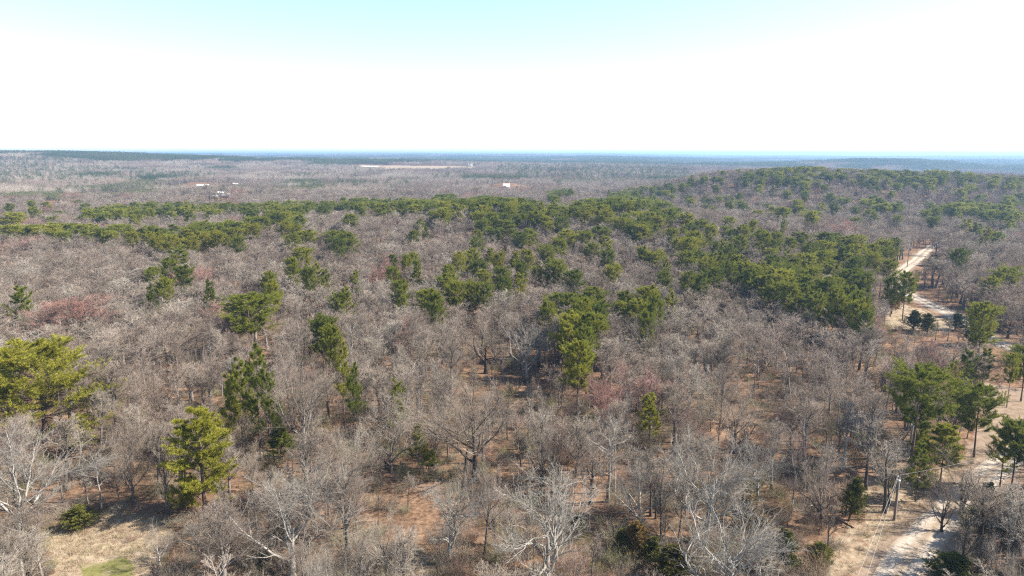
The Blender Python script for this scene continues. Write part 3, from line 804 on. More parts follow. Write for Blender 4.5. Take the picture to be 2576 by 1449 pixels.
BARE_SRC = {}
def bare_src(style, tone, k):
    key = (style, tone, k)
    if key not in BARE_SRC:
        tr, cr = bare_tree(1000 + hash_(style) * 37 + k * 7, 14.0, style, 0, 1.3 if tone == 2 else 1.0)
        mb = {0: M_BARK, 1: M_PALE, 2: M_DBARK, 3: M_BARK, 4: M_PBARK}[tone]
        mt = {0: M_TWIG, 1: M_PALE_TWIG, 2: M_TWIG, 3: M_TWIG_RED, 4: M_ORANGE}[tone]
        V = cr.arrays()[0]
        r0 = float(np.percentile(np.hypot(V[:, 0], V[:, 1]), 93)); h0 = float(V[:, 2].max())
        BARE_SRC[key] = (tr.mesh('bare_trunk', [mb], True), cr.mesh('bare_crown', [mt]), r0, h0)
    return BARE_SRC[key]
def hash_(s): return sum(ord(c) * (i + 3) for i, c in enumerate(s)) % 97

PINE_SRC = {}
def pine_src(style, bright, k):
    key = (style, bright, k)
    if key not in PINE_SRC:
        tr, cr = pine_tree(2000 + hash_(style) * 41 + k * 13, 18.0, 4.6 if style != 'broad' else 8.5, style)
        V = cr.arrays()[0]
        r0 = float(np.percentile(np.hypot(V[:, 0], V[:, 1]), 93)); h0 = float(V[:, 2].max())
        PINE_SRC[key] = (tr.mesh('pine_trunk', [M_PBARK], True), cr.mesh('pine_crown', [M_NEEDLE_Y if bright else M_NEEDLE, M_PBARK]), r0, h0)
    return PINE_SRC[key]

def stand_tree(name, src, X, Y, h, r, rz):
    trm, crm, r0, h0 = src
    s = r / r0; sz = h / h0
    e = empty(name, (X, Y, float(ground_z(X, Y)) - 0.12), rz, (s, s, sz))
    lean = .022 if 'pine' in name else .055
    e.rotation_euler = (rs.normal(0, lean), rs.normal(0, lean), rz)
    link('trunk', trm, e); link('crown', crm, e)
    return e

MARKS = [('the big spreading pine at the left', 118, 980), ('the bright yellow green pine', 517, 1140), ('the dark green pine cluster', 640, 980),
         ('the round crowned pine', 625, 790), ('the thin yellowish pine', 860, 920), ('the broad bare oak', 1196, 1090), ('the pine clump in the centre', 1450, 800),
         ('the lone pine right of the centre clump', 1605, 810), ('the small lone pine', 1640, 1030), ('the dark olive cedar', 1822, 820), ('the tall roadside pine', 2285, 1000),
         ('the young roadside pine', 2302, 1180), ('the utility pole', 2258, 1260), ('the roadside cedars', 2471, 1290), ('the white twisting tree', 1378, 1330),
         ('the wide pale tree', 735, 1290), ('the dry grass clearing', 270, 1370), ('the crooked tree by the dark cedar', 1775, 1240), ('the gravel bend', 2275, 700),
         ('the upper gravel road', 2420, 810), ('the twin pines on the left slope', 430, 660), ('the tall pine group left of centre', 770, 640), ('the domed pines in the middle', 1270, 600),
         ('the stepped pines in the centre', 1150, 700), ('the small pine at the left edge', 48, 745), ('the long pine row on the left', 250, 575), ('the dense stand at the right', 1900, 720),
         ('the crest of the central pines', 1400, 510), ('the right hand end of the dense stand', 2140, 700), ('the far right pine row', 2400, 520), ('the wooded ridge', 2150, 440),
         ('the distant homestead', 550, 500), ('the thin conical pine', 670, 690), ('the right hand pine mass', 1640, 560), ('the dark pine by the gravel bend', 2240, 650)]
ORD = ['', 'second ', 'third ', 'fourth ', 'fifth ', 'sixth ', 'seventh ', 'eighth ', 'ninth ', 'tenth ', 'eleventh ', 'twelfth ', 'thirteenth ', 'fourteenth ', 'fifteenth ',
       'sixteenth ', 'seventeenth ', 'eighteenth ', 'nineteenth ', 'twentieth ']
def auto_labels(items, budget_words=16):
    """items: (object, description, px, py); counted outwards from the nearest landmark"""
    buckets = {}
    for o, desc, px, py in items:
        best = min(MARKS, key=lambda m: (m[1] - px) ** 2 + (2.0 * (m[2] - py)) ** 2)
        dx, dy = px - best[1], 2.0 * (py - best[2])
        if abs(dx) >= abs(dy): rel = 'left of' if dx < 0 else 'right of'
        else: rel = 'behind' if dy < 0 else 'in front of'
        buckets.setdefault((desc, rel, best[0]), []).append((dx * dx + dy * dy, o))
    for (desc, rel, mk), lst in buckets.items():
        lst.sort(key=lambda t: t[0])
        for i, (_, o) in enumerate(lst):
            o['label'] = (ORD[min(i, 19)] + desc + ' ' + rel + ' ' + mk).strip()

# ---- pines: the largest-looking 300 as things, the rest as one stand
for p in PINES:
    z = float(ground_z(p[0], p[1])); px, py, f = proj(p[0], p[1], z + p[2]); _, pyb, _ = proj(p[0], p[1], z)
    p += [float(px), float(py), float(pyb), p[2] / math.hypot(math.hypot(p[0], p[1]), CAM_Z - z) * (1 if frame_ok(px, py, pyb) else 0.0)]
order = sorted(range(len(PINES)), key=lambda i: -PINES[i][-1])
solo = set(i for i in order[:298] if PINES[i][-1] > 0)
items = []; rest_pines = []
HERO_LAB = {0: 'big spreading pine with layered yellow green boughs at the left edge', 1: 'dark pine cut off by the left edge behind the big spreading pine',
            2: 'round crowned green pine rising above bare trees left of centre', 7: 'bright yellow green pine with low boughs above the dry grass clearing',
            21: 'tall dark green pine standing beside the lower gravel road', 22: 'rounded young pine right of the tall roadside pine', 23: 'small young pine with a bare stem next to the utility pole',
            15: 'small lone pine in the bare woods right of the reddish tree', 8: 'thin yellowish pine with a long bare trunk left of centre'}
for i, p in enumerate(PINES):
    X, Y, h, r, st = p[:5]
    if i not in solo: rest_pines.append(p); continue
    bright = (i in (0, 7, 8, 16, 19, 20)) or (i >= len(HERO) and vnoise(X, Y, 45, 21) > .80)
    k = int(rs.integers(0, 2)) if st in ('broad', 'low') else int(rs.integers(0, 3))
    if i == 0: k = 0
    if i == 7: k = 1
    o = stand_tree('pine_tree', pine_src(st, bright, k), X, Y, h, r, rs.uniform(0, 6.28))
    tag(o, None, 'pine tree', 'pines standing in the woodland')
    if i in HERO_LAB: o['label'] = HERO_LAB[i]; continue
    size = 'large' if r > 4.6 else ('small' if r < 2.9 else '')
    tone = 'bright green' if bright else 'dark green'
    shape = {'normal': 'pine', 'tall': 'tall pine', 'open': 'sparse pine', 'young': 'conical pine', 'broad': 'spreading pine', 'low': 'bushy pine'}[st]
    items.append((o, ' '.join((size + ' ' + tone + ' ' + shape).split()), p[-4], p[-3]))
auto_labels(items)

# ---- cedars
items = []
CEDAR_SRC = []
for k in range(3):
    tr, cr = cedar_tree(3000 + k)
    V = cr.arrays()[0]
    CEDAR_SRC.append((tr, cr, float(np.percentile(np.hypot(V[:, 0], V[:, 1]), 95)), float(V[:, 2].max())))
M_CEDAR_O = plant_mat('olive_cedar_foliage', [(0, (0.09, 0.10, 0.022)), (1, (0.13, 0.125, 0.03))], trans=0.15, speck=0.3)
M_CEDAR_R = plant_mat('rusty_cedar_foliage', [(0, (0.16, 0.105, 0.03)), (1, (0.20, 0.13, 0.045))], trans=0.15, speck=0.3)
cm = {}
for n, (X, Y, h, r, tone, x, y) in enumerate(CEDARS):
    key = (n % 3, tone)
    if key not in cm:
        tr, cr, r0, h0 = CEDAR_SRC[n % 3]
        cm[key] = (tr.mesh('cedar_trunk', [M_PBARK], True), cr.mesh('cedar_crown', [(M_CEDAR, M_CEDAR_O, M_CEDAR_R)[tone]]), r0, h0)
    o = stand_tree('cedar_tree', cm[key], X, Y, h, r, rs.uniform(0, 6.28))
    tag(o, None, 'cedar tree', 'cedars among the bare trees')
    items.append((o, ('dark', 'olive', 'rusty')[tone] + (' large' if r > 4 else '') + ' bushy cedar', x, y + 30))
auto_labels(items)

# ---- bare trees
NBX = np.array([[b[0], b[1]] for b in BARE])
PXY = np.array([[p[0], p[1], p[3]] for p in PINES])
rb = np.random.default_rng(77)
def bare_candidates(sp, ymin, ymax):
    xs, ys = np.meshgrid(np.arange(-.95 * ymax, .95 * ymax, sp), np.arange(ymin * .8, ymax, sp))
    xs = xs + rb.uniform(-.45, .45, xs.shape) * sp; ys = ys + rb.uniform(-.45, .45, xs.shape) * sp
    d = np.hypot(xs, ys)
    m = (d >= ymin) & (d < ymax) & (np.abs(xs) < .86 * ys + 22)
    return xs[m], ys[m]
def filt(xs, ys, hs, rr, pine_gap=1.0):
    d = np.hypot(xs, ys); z = ground_z(xs, ys)
    px, py, f = proj(xs, ys, z + hs); _, pyb, _ = proj(xs, ys, z)
    ok = ~blocked(px, py, pyb, rr * .75 / f * FPX / K, d)
    gx, gy, _ = proj(xs, ys, z)
    for poly in (CLEARING, MID_CLEAR, STRAW2): ok &= ~(in_poly(gx, gy, poly) & (d < 450))
    vm = in_poly(gx, gy, VERGE) | in_poly(gx, gy, BARE_SOIL)
    ok &= ~(vm & (d < 200) & (rb.random(d.shape) < .93))
    nearroad = (d < 460) & (xs > 30)
    rd = np.full(d.shape, 99.0)
    if nearroad.any(): rd[nearroad] = road_dist(xs[nearroad], ys[nearroad])
    ok &= rd > 5.0
    for (X, Y, R0) in PXY:
        ok &= (xs - X) ** 2 + (ys - Y) ** 2 > (R0 * .62 * pine_gap) ** 2
    for (X, Y) in NBX:
        ok &= (xs - X) ** 2 + (ys - Y) ** 2 > 3.0 ** 2
    # the notable trees stay in view
    for p in PINES[:len(HERO)]:
        hw = p[3] * .8 / math.hypot(math.hypot(p[0], p[1]), 45) * FPX / K
        ok &= ~((np.abs(px - p[-4]) < hw + rr * .45 / f * FPX / K) & (py < p[-3] + (p[-2] - p[-3]) * .62) & (d < math.hypot(p[0], p[1])) & (pyb > p[-3]))
    for b in BARE[:22]:
        ok &= ~(((xs - b[0]) ** 2 + (ys - b[1]) ** 2 < (b[3] * .8) ** 2) & (rb.random(d.shape) < .8))
        hw = b[3] * .8 / math.hypot(math.hypot(b[0], b[1]), 45) * FPX / K
        ok &= ~((np.abs(px - b[7]) < hw + rr * .3 / f * FPX / K) & (py < b[8] + 190) & (d < math.hypot(b[0], b[1])) & (pyb > b[8]))
    return ok, px, py, pyb, d
def sizes(xs, ys):
    v = vnoise(xs, ys, 38, 31) * .6 + rb.random(xs.shape) * .4
    q = rb.random(xs.shape)
    hs = np.where(q < .25, rb.uniform(6, 9.5, xs.shape), 9.6 + 6.5 * v + rb.normal(0, .8, xs.shape))
    hs = np.where(q > .93, hs + 2.5, hs)
    return hs, hs * rb.uniform(.18, .30, xs.shape)
xs, ys = bare_candidates(5.2, 62, 190)
hs, rr = sizes(xs, ys)
ok, px, py, pyb, d = filt(xs, ys, hs, rr)
xs, ys, hs, rr, px, py, pyb, d = [a[ok] for a in (xs, ys, hs, rr, px, py, pyb, d)]
app = hs / np.hypot(d, CAM_Z) * frame_ok(px, py, pyb)
od = np.argsort(-app)
nsolo = 298 - len(BARE)
solo_b = [i for i in od[:nsolo] if app[i] > 0]
srest = np.setdiff1d(np.arange(len(xs)), solo_b)
print('bare solo', len(solo_b), 'to distance', d[solo_b].max())
for b in BARE:
    X, Y, h, r, st, tone, lab, x, y = b
    o = stand_tree('bare_tree', bare_src(st, tone, int(rs.integers(0, 3)) + (3 if tone == 1 else 0)), X, Y, h, r, rs.uniform(0, 6.28))
    tag(o, lab, 'bare tree', 'bare trees of the near woodland')
items = []
for i in solo_b:
    q = rb.random()
    st = 'forest' if q < .5 else ('slender' if q < .76 else ('vase' if q < .93 else 'spread'))
    tn = 3 if (vnoise(xs[i], ys[i], 26, 44) > .90) else (1 if rb.random() < .06 else 0)
    o = stand_tree('bare_tree', bare_src(st, tn, int(rb.integers(0, 4)) if tn == 0 else 0), xs[i], ys[i], hs[i], rr[i] * (1.25 if st in ('spread', 'vase') else 1), rb.uniform(0, 6.28))
    tag(o, None, 'bare tree', 'bare trees of the near woodland')
    ds = {'forest': 'bare tree', 'slender': 'slender bare tree', 'vase': 'forked bare tree', 'spread': 'round bare tree'}[st]
    ds = ('tall ' if hs[i] > 13 else ('short ' if hs[i] < 10 else '')) + {0: 'grey ', 1: 'pale ', 3: 'reddish '}[tn] + ds
    items.append((o, ds, px[i], py[i]))
auto_labels(items)

# ================================================================== STUFF: what is too many to count
def stuff(name, label_unused, protos, pts, tilt=.04):
    """one object: points plus the plants set out on them by its own geometry nodes.
    protos: list of (arrays, mats); pts: x, y, z, rz, sxy, sz, variant"""
    Vs, Qs, Ts, qm, tm, kinds, mats = [], [], [], [], [], [], []
    n = 0
    for k, (g, mm) in enumerate(protos):
        V, Q, T, a, b = g.arrays()
        mo = []
        for m_ in mm:
            if m_ not in mats: mats.append(m_)
            mo.append(mats.index(m_))
        mo = np.array(mo)
        Vs.append(V); kinds.append(np.full(len(V), k))
        if Q is not None: Qs.append(Q + n); qm.append(mo[a])
        if T is not None: Ts.append(T + n); tm.append(mo[b])
        n += len(V)
    P = np.array([p[:3] for p in pts]); Vs.append(P); kinds.append(np.full(len(P), -1))
    me = mesh_np(name, np.concatenate(Vs), np.concatenate(Qs) if Qs else None, np.concatenate(Ts) if Ts else None, mats,
                 np.concatenate(qm) if qm else None, np.concatenate(tm) if tm else None)
    pa = np.array([p[3:] for p in pts], float)
    nv = n + len(P)
    def attr(nm, typ, vals, key='value'):
        a = me.attributes.new(nm, typ, 'POINT'); a.data.foreach_set(key, vals)
    attr('kind_id', 'INT', np.concatenate(kinds).astype(np.int32))
    var = np.full(nv, -1, np.int32); var[n:] = pa[:, 3]; attr('variant', 'INT', var)
    rot = np.zeros((nv, 3), np.float32); rot[n:, 2] = pa[:, 0]; rot[n:, :2] = np.random.default_rng(n).normal(0, tilt, (len(P), 2)); attr('turn', 'FLOAT_VECTOR', rot.ravel(), 'vector')
    sc = np.ones((nv, 3), np.float32); sc[n:, 0] = sc[n:, 1] = pa[:, 1]; sc[n:, 2] = pa[:, 2]; attr('size', 'FLOAT_VECTOR', sc.ravel(), 'vector')
    o = link(name, me)
    nt = bpy.data.node_groups.new(name + '_nodes', 'GeometryNodeTree')
    nt.interface.new_socket('Geometry', in_out='INPUT', socket_type='NodeSocketGeometry')
    nt.interface.new_socket('Geometry', in_out='OUTPUT', socket_type='NodeSocketGeometry')
    gi = nt.nodes.new('NodeGroupInput'); go = nt.nodes.new('NodeGroupOutput')
    jn = nt.nodes.new('GeometryNodeJoinGeometry')
    def named(nm, typ):
        a = nt.nodes.new('GeometryNodeInputNamedAttribute'); a.data_type = typ; a.inputs['Name'].default_value = nm; return a.outputs['Attribute']
    def sep(nm, val):
        c = nt.nodes.new('FunctionNodeCompare'); c.data_type = 'INT'; c.operation = 'EQUAL'
        nt.links.new(named(nm, 'INT'), c.inputs[2]); c.inputs[3].default_value = val
        s = nt.nodes.new('GeometryNodeSeparateGeometry'); s.domain = 'POINT'
        nt.links.new(gi.outputs[0], s.inputs['Geometry']); nt.links.new(c.outputs[0], s.inputs['Selection'])
        return s.outputs['Selection']
    for k in range(len(protos)):
        ins = nt.nodes.new('GeometryNodeInstanceOnPoints')
        nt.links.new(sep('variant', k), ins.inputs['Points'])
        nt.links.new(sep('kind_id', k), ins.inputs['Instance'])
        nt.links.new(named('turn', 'FLOAT_VECTOR'), ins.inputs['Rotation'])
        nt.links.new(named('size', 'FLOAT_VECTOR'), ins.inputs['Scale'])
        nt.links.new(ins.outputs[0], jn.inputs[0])
    nt.links.new(jn.outputs[0], go.inputs[0])
    md = o.modifiers.new('set_out', 'NODES'); md.node_group = nt
    o['kind'] = 'stuff'
    return o

# far woodland, tree by tree out to 900 m
BP = []
for k, st in enumerate(['forest', 'slender', 'forest', 'vase', 'slender', 'forest', 'forest']):
    g = bare_tree(5000 + k, 14.0, st, 1)
    V = g.arrays()[0]
    BP.append((g, (M_BARK, M_TWIG_RED if k == 6 else M_TWIG), float(np.percentile(np.hypot(V[:, 0], V[:, 1]), 92)), float(V[:, 2].max())))
pts = []
def add_bare(x, y, h, r):
    k = int(rb.integers(0, 6))
    if vnoise(x, y, 34, 44) > .89: k = 6
    _, _, r0, h0 = BP[k]
    pts.append((x, y, float(ground_z(x, y)) - .1, rb.uniform(0, 6.28), r / r0 * 1.08, h / h0, k))
SITES = [find(512, 471), find(593, 465), find(1274, 472)]
for (kx, ky) in SITES:
    for _ in range(330):
        x_, y_ = kx + rb.uniform(-105, 105), ky + rb.uniform(-105, 105)
        if 14 < math.hypot(x_ - kx, y_ - ky) and not (abs(x_ - kx) < 20 and -70 < y_ - ky < 0): 
            k = int(rb.integers(0, 6)); pts.append((x_, y_, float(ground_z(x_, y_)) - .1, rb.uniform(0, 6.28), .95, rb.uniform(.5, .8), k))
for i in srest: add_bare(xs[i], ys[i], hs[i], rr[i])
for sp, y0, y1 in ((5.5, 190, 420), (6.5, 420, 930)):
    x2, y2 = bare_candidates(sp, y0, y1)
    h2, r2 = sizes(x2, y2)
    ok, *_r = filt(x2, y2, h2, r2, .9)
    dd = np.hypot(x2, y2)
    h2 = np.minimum(h2, 14); 
    for i in np.nonzero(ok)[0]: add_bare(x2[i], y2[i], h2[i] * (.94 if dd[i] > 190 else 1), r2[i] * 1.12)
print('far bare', len(pts), 'sites', SITES, find(550,497))
stuff('bare_woodland', '', [(b[0], b[1]) for b in BP], pts)

# undergrowth
def bush(seed, h, r, stems, low=False):
    rng = np.random.default_rng(seed); g = Geo()
    a = rng.uniform(0, 6.28, stems); rad = r * np.sqrt(rng.random(stems)) * .45
    base = np.stack([np.cos(a) * rad, np.sin(a) * rad, np.zeros(stems)], 1)
    out = nrm(base + 1e-3) * rng.uniform(.1, .9, (stems, 1)) + np.array([0, 0, 1.0])
    D = nrm(out + rng.normal(0, .2, (stems, 3))); ln = h * rng.uniform(.6, 1.1, stems)
    P = [base]
    for k in range(4):
        P.append(P[-1] + D * (ln / 4)[:, None]); D = nrm(D + rng.normal(0, .16, D.shape))
    P = np.stack(P, 1); Rr = np.linspace(.016, .007, 5)[None] * np.ones((stems, 1))
    P2, R2, _ = grow(P, Rr, rng, 7, .2, 1, .6, .2, .38, 3, .2, .15, .8, .7)
    P3, R3, _ = grow(P2, R2, rng, 3, .2, 1, .6, .2, .6, 2, .1, .1, 1, .8)
    g.tubes(P[:, ::2], Rr[:, ::2], 3); g.tubes(P2, np.maximum(R2, .0075), 3); g.tubes(P3, np.maximum(R3, .0068), 3)
    return g
def sapling(seed):
    tr, cr = bare_tree(seed, 6.5, 'slender')
    g = Geo(); V, Q, T, a, b = cr.arrays()
    g2 = bare_tree(seed, 6.5, 'slender', 1); return g2
UP = [(bush(1, 2.0, 1.5, 34), (M_BRUSH,)), (bush(2, 1.5, 1.7, 40), (M_BRUSH,)), (bush(3, 2.8, 1.5, 26), (M_BRUSH,)), (sapling(71), (M_BARK, M_TWIG)), (sapling(72), (M_BARK, M_TWIG))]
pts = []
def add_under(sp, y0, y1, dens, seed):
    x2, y2 = bare_candidates(sp, y0, y1)
    d2 = np.hypot(x2, y2); z2 = ground_z(x2, y2)
    gx, gy, f = proj(x2, y2, z2); tx, ty, _ = proj(x2, y2, z2 + 3)
    ok = rb.random(x2.shape) < dens * (.35 + 1.1 * vnoise(x2, y2, 14, seed))
    inside = in_poly(gx, gy, CLEARING) | in_poly(gx, gy, MID_CLEAR) | in_poly(gx, gy, BARE_SOIL)
    ok &= ~(inside & (rb.random(x2.shape) < .93))
    ok &= ~(in_poly(gx, gy, VERGE) & (rb.random(x2.shape) < .6))
    nr_ = (d2 < 460) & (x2 > 30); rd = np.full(d2.shape, 99.0)
    if nr_.any(): rd[nr_] = road_dist(x2[nr_], y2[nr_])
    ok &= rd > 4.4
    ok &= ~((rd < 11) & blocked(tx, ty, gy, 1.5 / f * FPX / K, d2))
    for i in np.nonzero(ok)[0]:
        tall = blocked(tx[i:i+1], ty[i:i+1], gy[i:i+1], 0, d2[i:i+1])[0] or inside[i]
        k = int(rb.integers(0, 3 if tall or rb.random() < .62 else 5))
        s = rb.uniform(.55, 1.15) * (.55 if inside[i] else 1)
        pts.append((x2[i], y2[i], float(z2[i]) - .03, rb.uniform(0, 6.28), s * (1 if k < 3 else 1.0), s, k))
add_under(2.7, 62, 150, .95, 61)
add_under(3.5, 150, 330, .8, 62)
# thick scrub along the bottom edge
x2 = rb.uniform(-70, 80, 900); y2 = rb.uniform(60, 92, 900)
gx, gy, f = proj(x2, y2, ground_z(x2, y2))
ok = ~in_poly(gx, gy, CLEARING) & ~in_poly(gx, gy, VERGE) & ~in_poly(gx, gy, STRAW2) & (road_dist(x2, y2) > 4.4)
for i in np.nonzero(ok)[0][:300]:
    s = rb.uniform(.6, 1.15); pts.append((x2[i], y2[i], float(ground_z(x2[i], y2[i])) - .03, rb.uniform(0, 6.28), s, s, int(rb.integers(0, 3))))
print('under', len(pts))
stuff('undergrowth', '', UP, pts)

# dry grass
def grass(seed, n=42, r=.55, h=.6):
    rng = np.random.default_rng(seed); g = Geo()
    a = rng.uniform(0, 6.28, n); q = r * np.sqrt(rng.random(n))
    C = np.stack([np.cos(a) * q, np.sin(a) * q, np.zeros(n)], 1)
    d = nrm(np.array([0, 0, 1.0]) + rng.normal(0, .35, (n, 3)))
    L = h * rng.uniform(.5, 1.2, (n, 1)); s = nrm(np.cross(d, rng.normal(0, 1, (n, 3)))) * .02
    g.tris(C - s, C + s, C + d * L)
    return g
GP = [(grass(k), (M_GRASS,)) for k in range(3)]
pts = []
def add_grass(poly, x0, x1, y0, y1, sp, dens):
    a, b = np.meshgrid(np.arange(x0, x1, sp), np.arange(y0, y1, sp)); a = a + rb.uniform(-.5, .5, a.shape) * sp; b = b + rb.uniform(-.5, .5, a.shape) * sp
    gx, gy, _ = proj(a, b, ground_z(a, b))
    m = in_poly(gx, gy, poly) & (rb.random(a.shape) < dens) & ~in_poly(gx, gy, GREEN)
    a, b = a[m], b[m]
    rd = road_dist(a, b); m = rd > 3.6; a, b = a[m], b[m]
    for x, y in zip(a, b): pts.append((x, y, float(ground_z(x, y)) - .02, rb.uniform(0, 6.28), rb.uniform(.7, 1.4), rb.uniform(.5, 1.3), int(rb.integers(0, 3))))
add_grass(CLEARING, -75, -35, 66, 105, .75, .8)
add_grass(VERGE, 40, 90, 66, 125, 1.0, .5)
add_grass(STRAW2, -25, -5, 66, 95, .8, .7)
add_grass(MID_CLEAR, 130, 210, 220, 300, 1.5, .5)
print('grass', len(pts))
stuff('dry_grass', '', GP, pts)

# pines not drawn one by one
PP = []
for k, st in enumerate(['normal', 'tall', 'open', 'normal']):
    g = pine_tree(6000 + k, 18.0, 4.6, st, 1)
    V = g.arrays()[0]
    PP.append((g, (M_PBARK, M_NEEDLE), float(np.percentile(np.hypot(V[:, 0], V[:, 1]), 92)), float(V[:, 2].max())))
pts = []
for p in rest_pines:
    k = int(rb.integers(0, 4)); pts.append((p[0], p[1], float(ground_z(p[0], p[1])) - .1, rb.uniform(0, 6.28), p[3] / PP[k][2], p[2] / PP[k][3], k))
print('rest pines', len(pts))
if pts: stuff('pine_stand', '', [(a[0], a[1]) for a in PP], pts)

# woodland beyond 900 m in patches of many crowns
def patch(seed, kind, size=64.0):
    rng = np.random.default_rng(seed); g = Geo()
    sp = {'bare': 7.6, 'pine': 7.0, 'plant': 4.6, 'mixed': 7.6}[kind]
    a, b = np.meshgrid(np.arange(-size / 2 + sp / 2, size / 2, sp), np.arange(-size / 2 + sp / 2, size / 2, sp))
    a = (a + rng.uniform(-.45, .45, a.shape) * sp).ravel(); b = (b + rng.uniform(-.45, .45, b.shape) * sp).ravel()
    n = len(a)
    isp = np.ones(n, bool) if kind in ('pine', 'plant') else (rng.random(n) < (.20 if kind == 'mixed' else .015))
    h = np.where(isp, rng.uniform(12, 17, n), rng.uniform(9, 14, n))
    if kind == 'plant': h = rng.uniform(6.5, 9, n)
    for sel, mt, m, ln, wd, r in ((isp, 1, 110 if kind != 'plant' else 60, 1.3, .40, 3.0 if kind != 'plant' else 2.1), (~isp, 0, 150, 2.4, .062, 3.9)):
        c = np.nonzero(sel)[0]
        if not len(c): continue
        i = np.repeat(c, m); N = len(i)
        q = rng.normal(0, 1, (N, 3)); q = nrm(q) * (rng.random((N, 1)) ** .4)
        cz = np.where(isp[i], h[i] * .62, h[i] * .66); rz = np.where(isp[i], h[i] * .38, h[i] * .34)
        C = np.stack([a[i] + q[:, 0] * r, b[i] + q[:, 1] * r, cz + q[:, 2] * rz], 1)
        if mt == 0: d = nrm(q * .8 + np.array([0, 0, .9]) + rng.normal(0, .35, (N, 3)))
        else: d = nrm(q + rng.normal(0, .6, (N, 3)) + np.array([0, 0, .3]))
        s = nrm(np.cross(d, rng.normal(0, 1, (N, 3)))) * wd
        g.tris(C - s, C + s, C + d * ln * rng.uniform(.6, 1.2, (N, 1)), mt)
    # stems
    P = np.stack([np.stack([a, b, np.zeros(n)], 1), np.stack([a, b, h * .85], 1)], 1)
    g.tubes(P, np.stack([np.full(n, .2), np.full(n, .05)], 1), 3, 2)
    return g
FP = [(patch(1, 'bare'), (M_TWIG, M_FARPINE, M_BARK)), (patch(2, 'bare'), (M_TWIG, M_FARPINE, M_BARK)), (patch(3, 'mixed'), (M_TWIG, M_FARPINE, M_BARK)),
      (patch(4, 'pine'), (M_TWIG, M_FARPINE, M_PBARK)), (patch(5, 'plant'), (M_TWIG, M_PLANT, M_PBARK)), (patch(6, 'mixed'), (M_TWIG, M_FARPINE, M_BARK))]
PLANTATION = [[(-60, 468), (110, 482), (118, 506), (-60, 512)], [(153, 465), (267, 458), (433, 466), (430, 482), (287, 486), (200, 498), (167, 487)], [(310, 445), (433, 443), (455, 462), (310, 464)],
              [(520, 459), (600, 448), (838, 447), (817, 470), (533, 471)], [(1330, 445), (1660, 445), (1660, 453), (1330, 453)]]
FARPINE = [[(80, 374), (575, 379), (578, 399), (300, 404), (130, 394)], [(575, 394), (860, 393), (1370, 393), (1370, 407), (1100, 409), (860, 414), (575, 412)],
           [(1370, 393), (1717, 393), (1717, 414), (1375, 410)], [(1717, 394), (2620, 402), (2620, 428), (2300, 425), (1717, 416)], [(0, 374), (30, 374), (30, 392), (0, 392)]]
FARMIX = [[(0, 412), (207, 418), (210, 447), (0, 458)], [(1275, 418), (1717, 418), (1717, 444), (1400, 446), (1250, 430)], [(480, 455), (560, 455), (590, 500), (490, 500)]]
pts = []
def far(sp, y0, y1, s, gap=0):
    a, b = np.meshgrid(np.arange(-.95 * y1, .95 * y1, sp), np.arange(y0 * .75, y1, sp))
    a = a + rb.uniform(-.2, .2, a.shape) * sp; b = b + rb.uniform(-.2, .2, b.shape) * sp
    d = np.hypot(a, b); m = (d >= y0) & (d < y1) & (np.abs(a) < .85 * b + 60); a, b, d = a[m], b[m], d[m]
    z = ground_z(a, b); px, py, f = proj(a, b, z + 9); gx, gy, _ = proj(a, b, z); tx, ty, _ = proj(a, b, z + 13)
    n1 = vnoise(a, b, 260, 51) * .6 + vnoise(a, b, 90, 52) * .4
    for i in range(len(a)):
        P_ = (np.array([px[i]]), np.array([py[i]]))
        k = 0 if rb.random() < .5 else 1
        if n1[i] > .60: k = 2 if rb.random() < .6 else 5
        if n1[i] > .79: k = 3
        if any(in_poly(*P_, q)[0] for q in FARMIX): k = 5
        if d[i] > 1500 and any(in_poly(*P_, q)[0] for q in FARPINE) and n1[i] > .40: k = 3
        if any(in_poly(*P_, q)[0] for q in PLANTATION) and rb.random() < .85: k = 4
        if d[i] > 1200 and (in_poly(gx[i:i+1], gy[i:i+1], FIELD)[0] or any(in_poly(gx[i:i+1], gy[i:i+1], q)[0] for q in FIELDS[1:])): continue
        if s == 1.0 and any((a[i] - kx) ** 2 + (b[i] - ky) ** 2 < 75 ** 2 for kx, ky in SITES): continue
        hw = 32 * s / float(f[i]) * FPX / K
        if blocked(tx[i:i+1], ty[i:i+1], gy[i:i+1], hw, d[i:i+1])[0]: continue
        pts.append((a[i], b[i], float(z[i]) - .4, rb.integers(0, 4) * math.pi / 2 + rb.uniform(-.12, .12), s, (1.0 if s < 1.5 else 1.15) * rb.uniform(.85, 1.12), k))
far(60, 925, 2600, 1.0)
far(85, 2600, 5200, 1.4)
far(150, 5200, 10500, 2.5)
far(300, 10500, 22000, 5.0)
print('patches', len(pts))
stuff('distant_woodland', '', FP, pts, 0.0)

# ================================================================== POLE, WIRES, LOGS
def rodmesh(g, p, q, r, k=6, mat=0, n=2, sag=0.0):
    t = np.linspace(0, 1, n)[:, None]
    P = np.array(p) * (1 - t) + np.array(q) * t
    P[:, 2] -= sag * 4 * (t * (1 - t))[:, 0]
    g.tubes(P[None], np.full((1, n), r), k, mat)
pbx, pby = find(2249, 1309)
d = ray(2264, 1190); t = math.hypot(pbx, pby) / math.hypot(d[0], d[1])
PZ = float(ground_z(pbx, pby)); PH = CAM_Z + d[2] * t - PZ
e = empty('utility_pole', (pbx, pby, PZ - .1))
tag(e, 'wooden utility pole with grey conduit standing left of the gravel road', 'utility pole')
g = Geo(); g.tubes(np.array([[[0, 0, -.3], [0, 0, PH * .5], [0, 0, PH]]]), np.array([[.19, .16, .13]]), 10); link('pole_shaft', g.mesh('pole_shaft', [M_WOOD], True), e)
g = Geo(); rodmesh(g, (.20, -.05, .1), (.16, -.04, PH * .93), .045, 6); link('conduit', g.mesh('conduit', [M_METAL]), e)
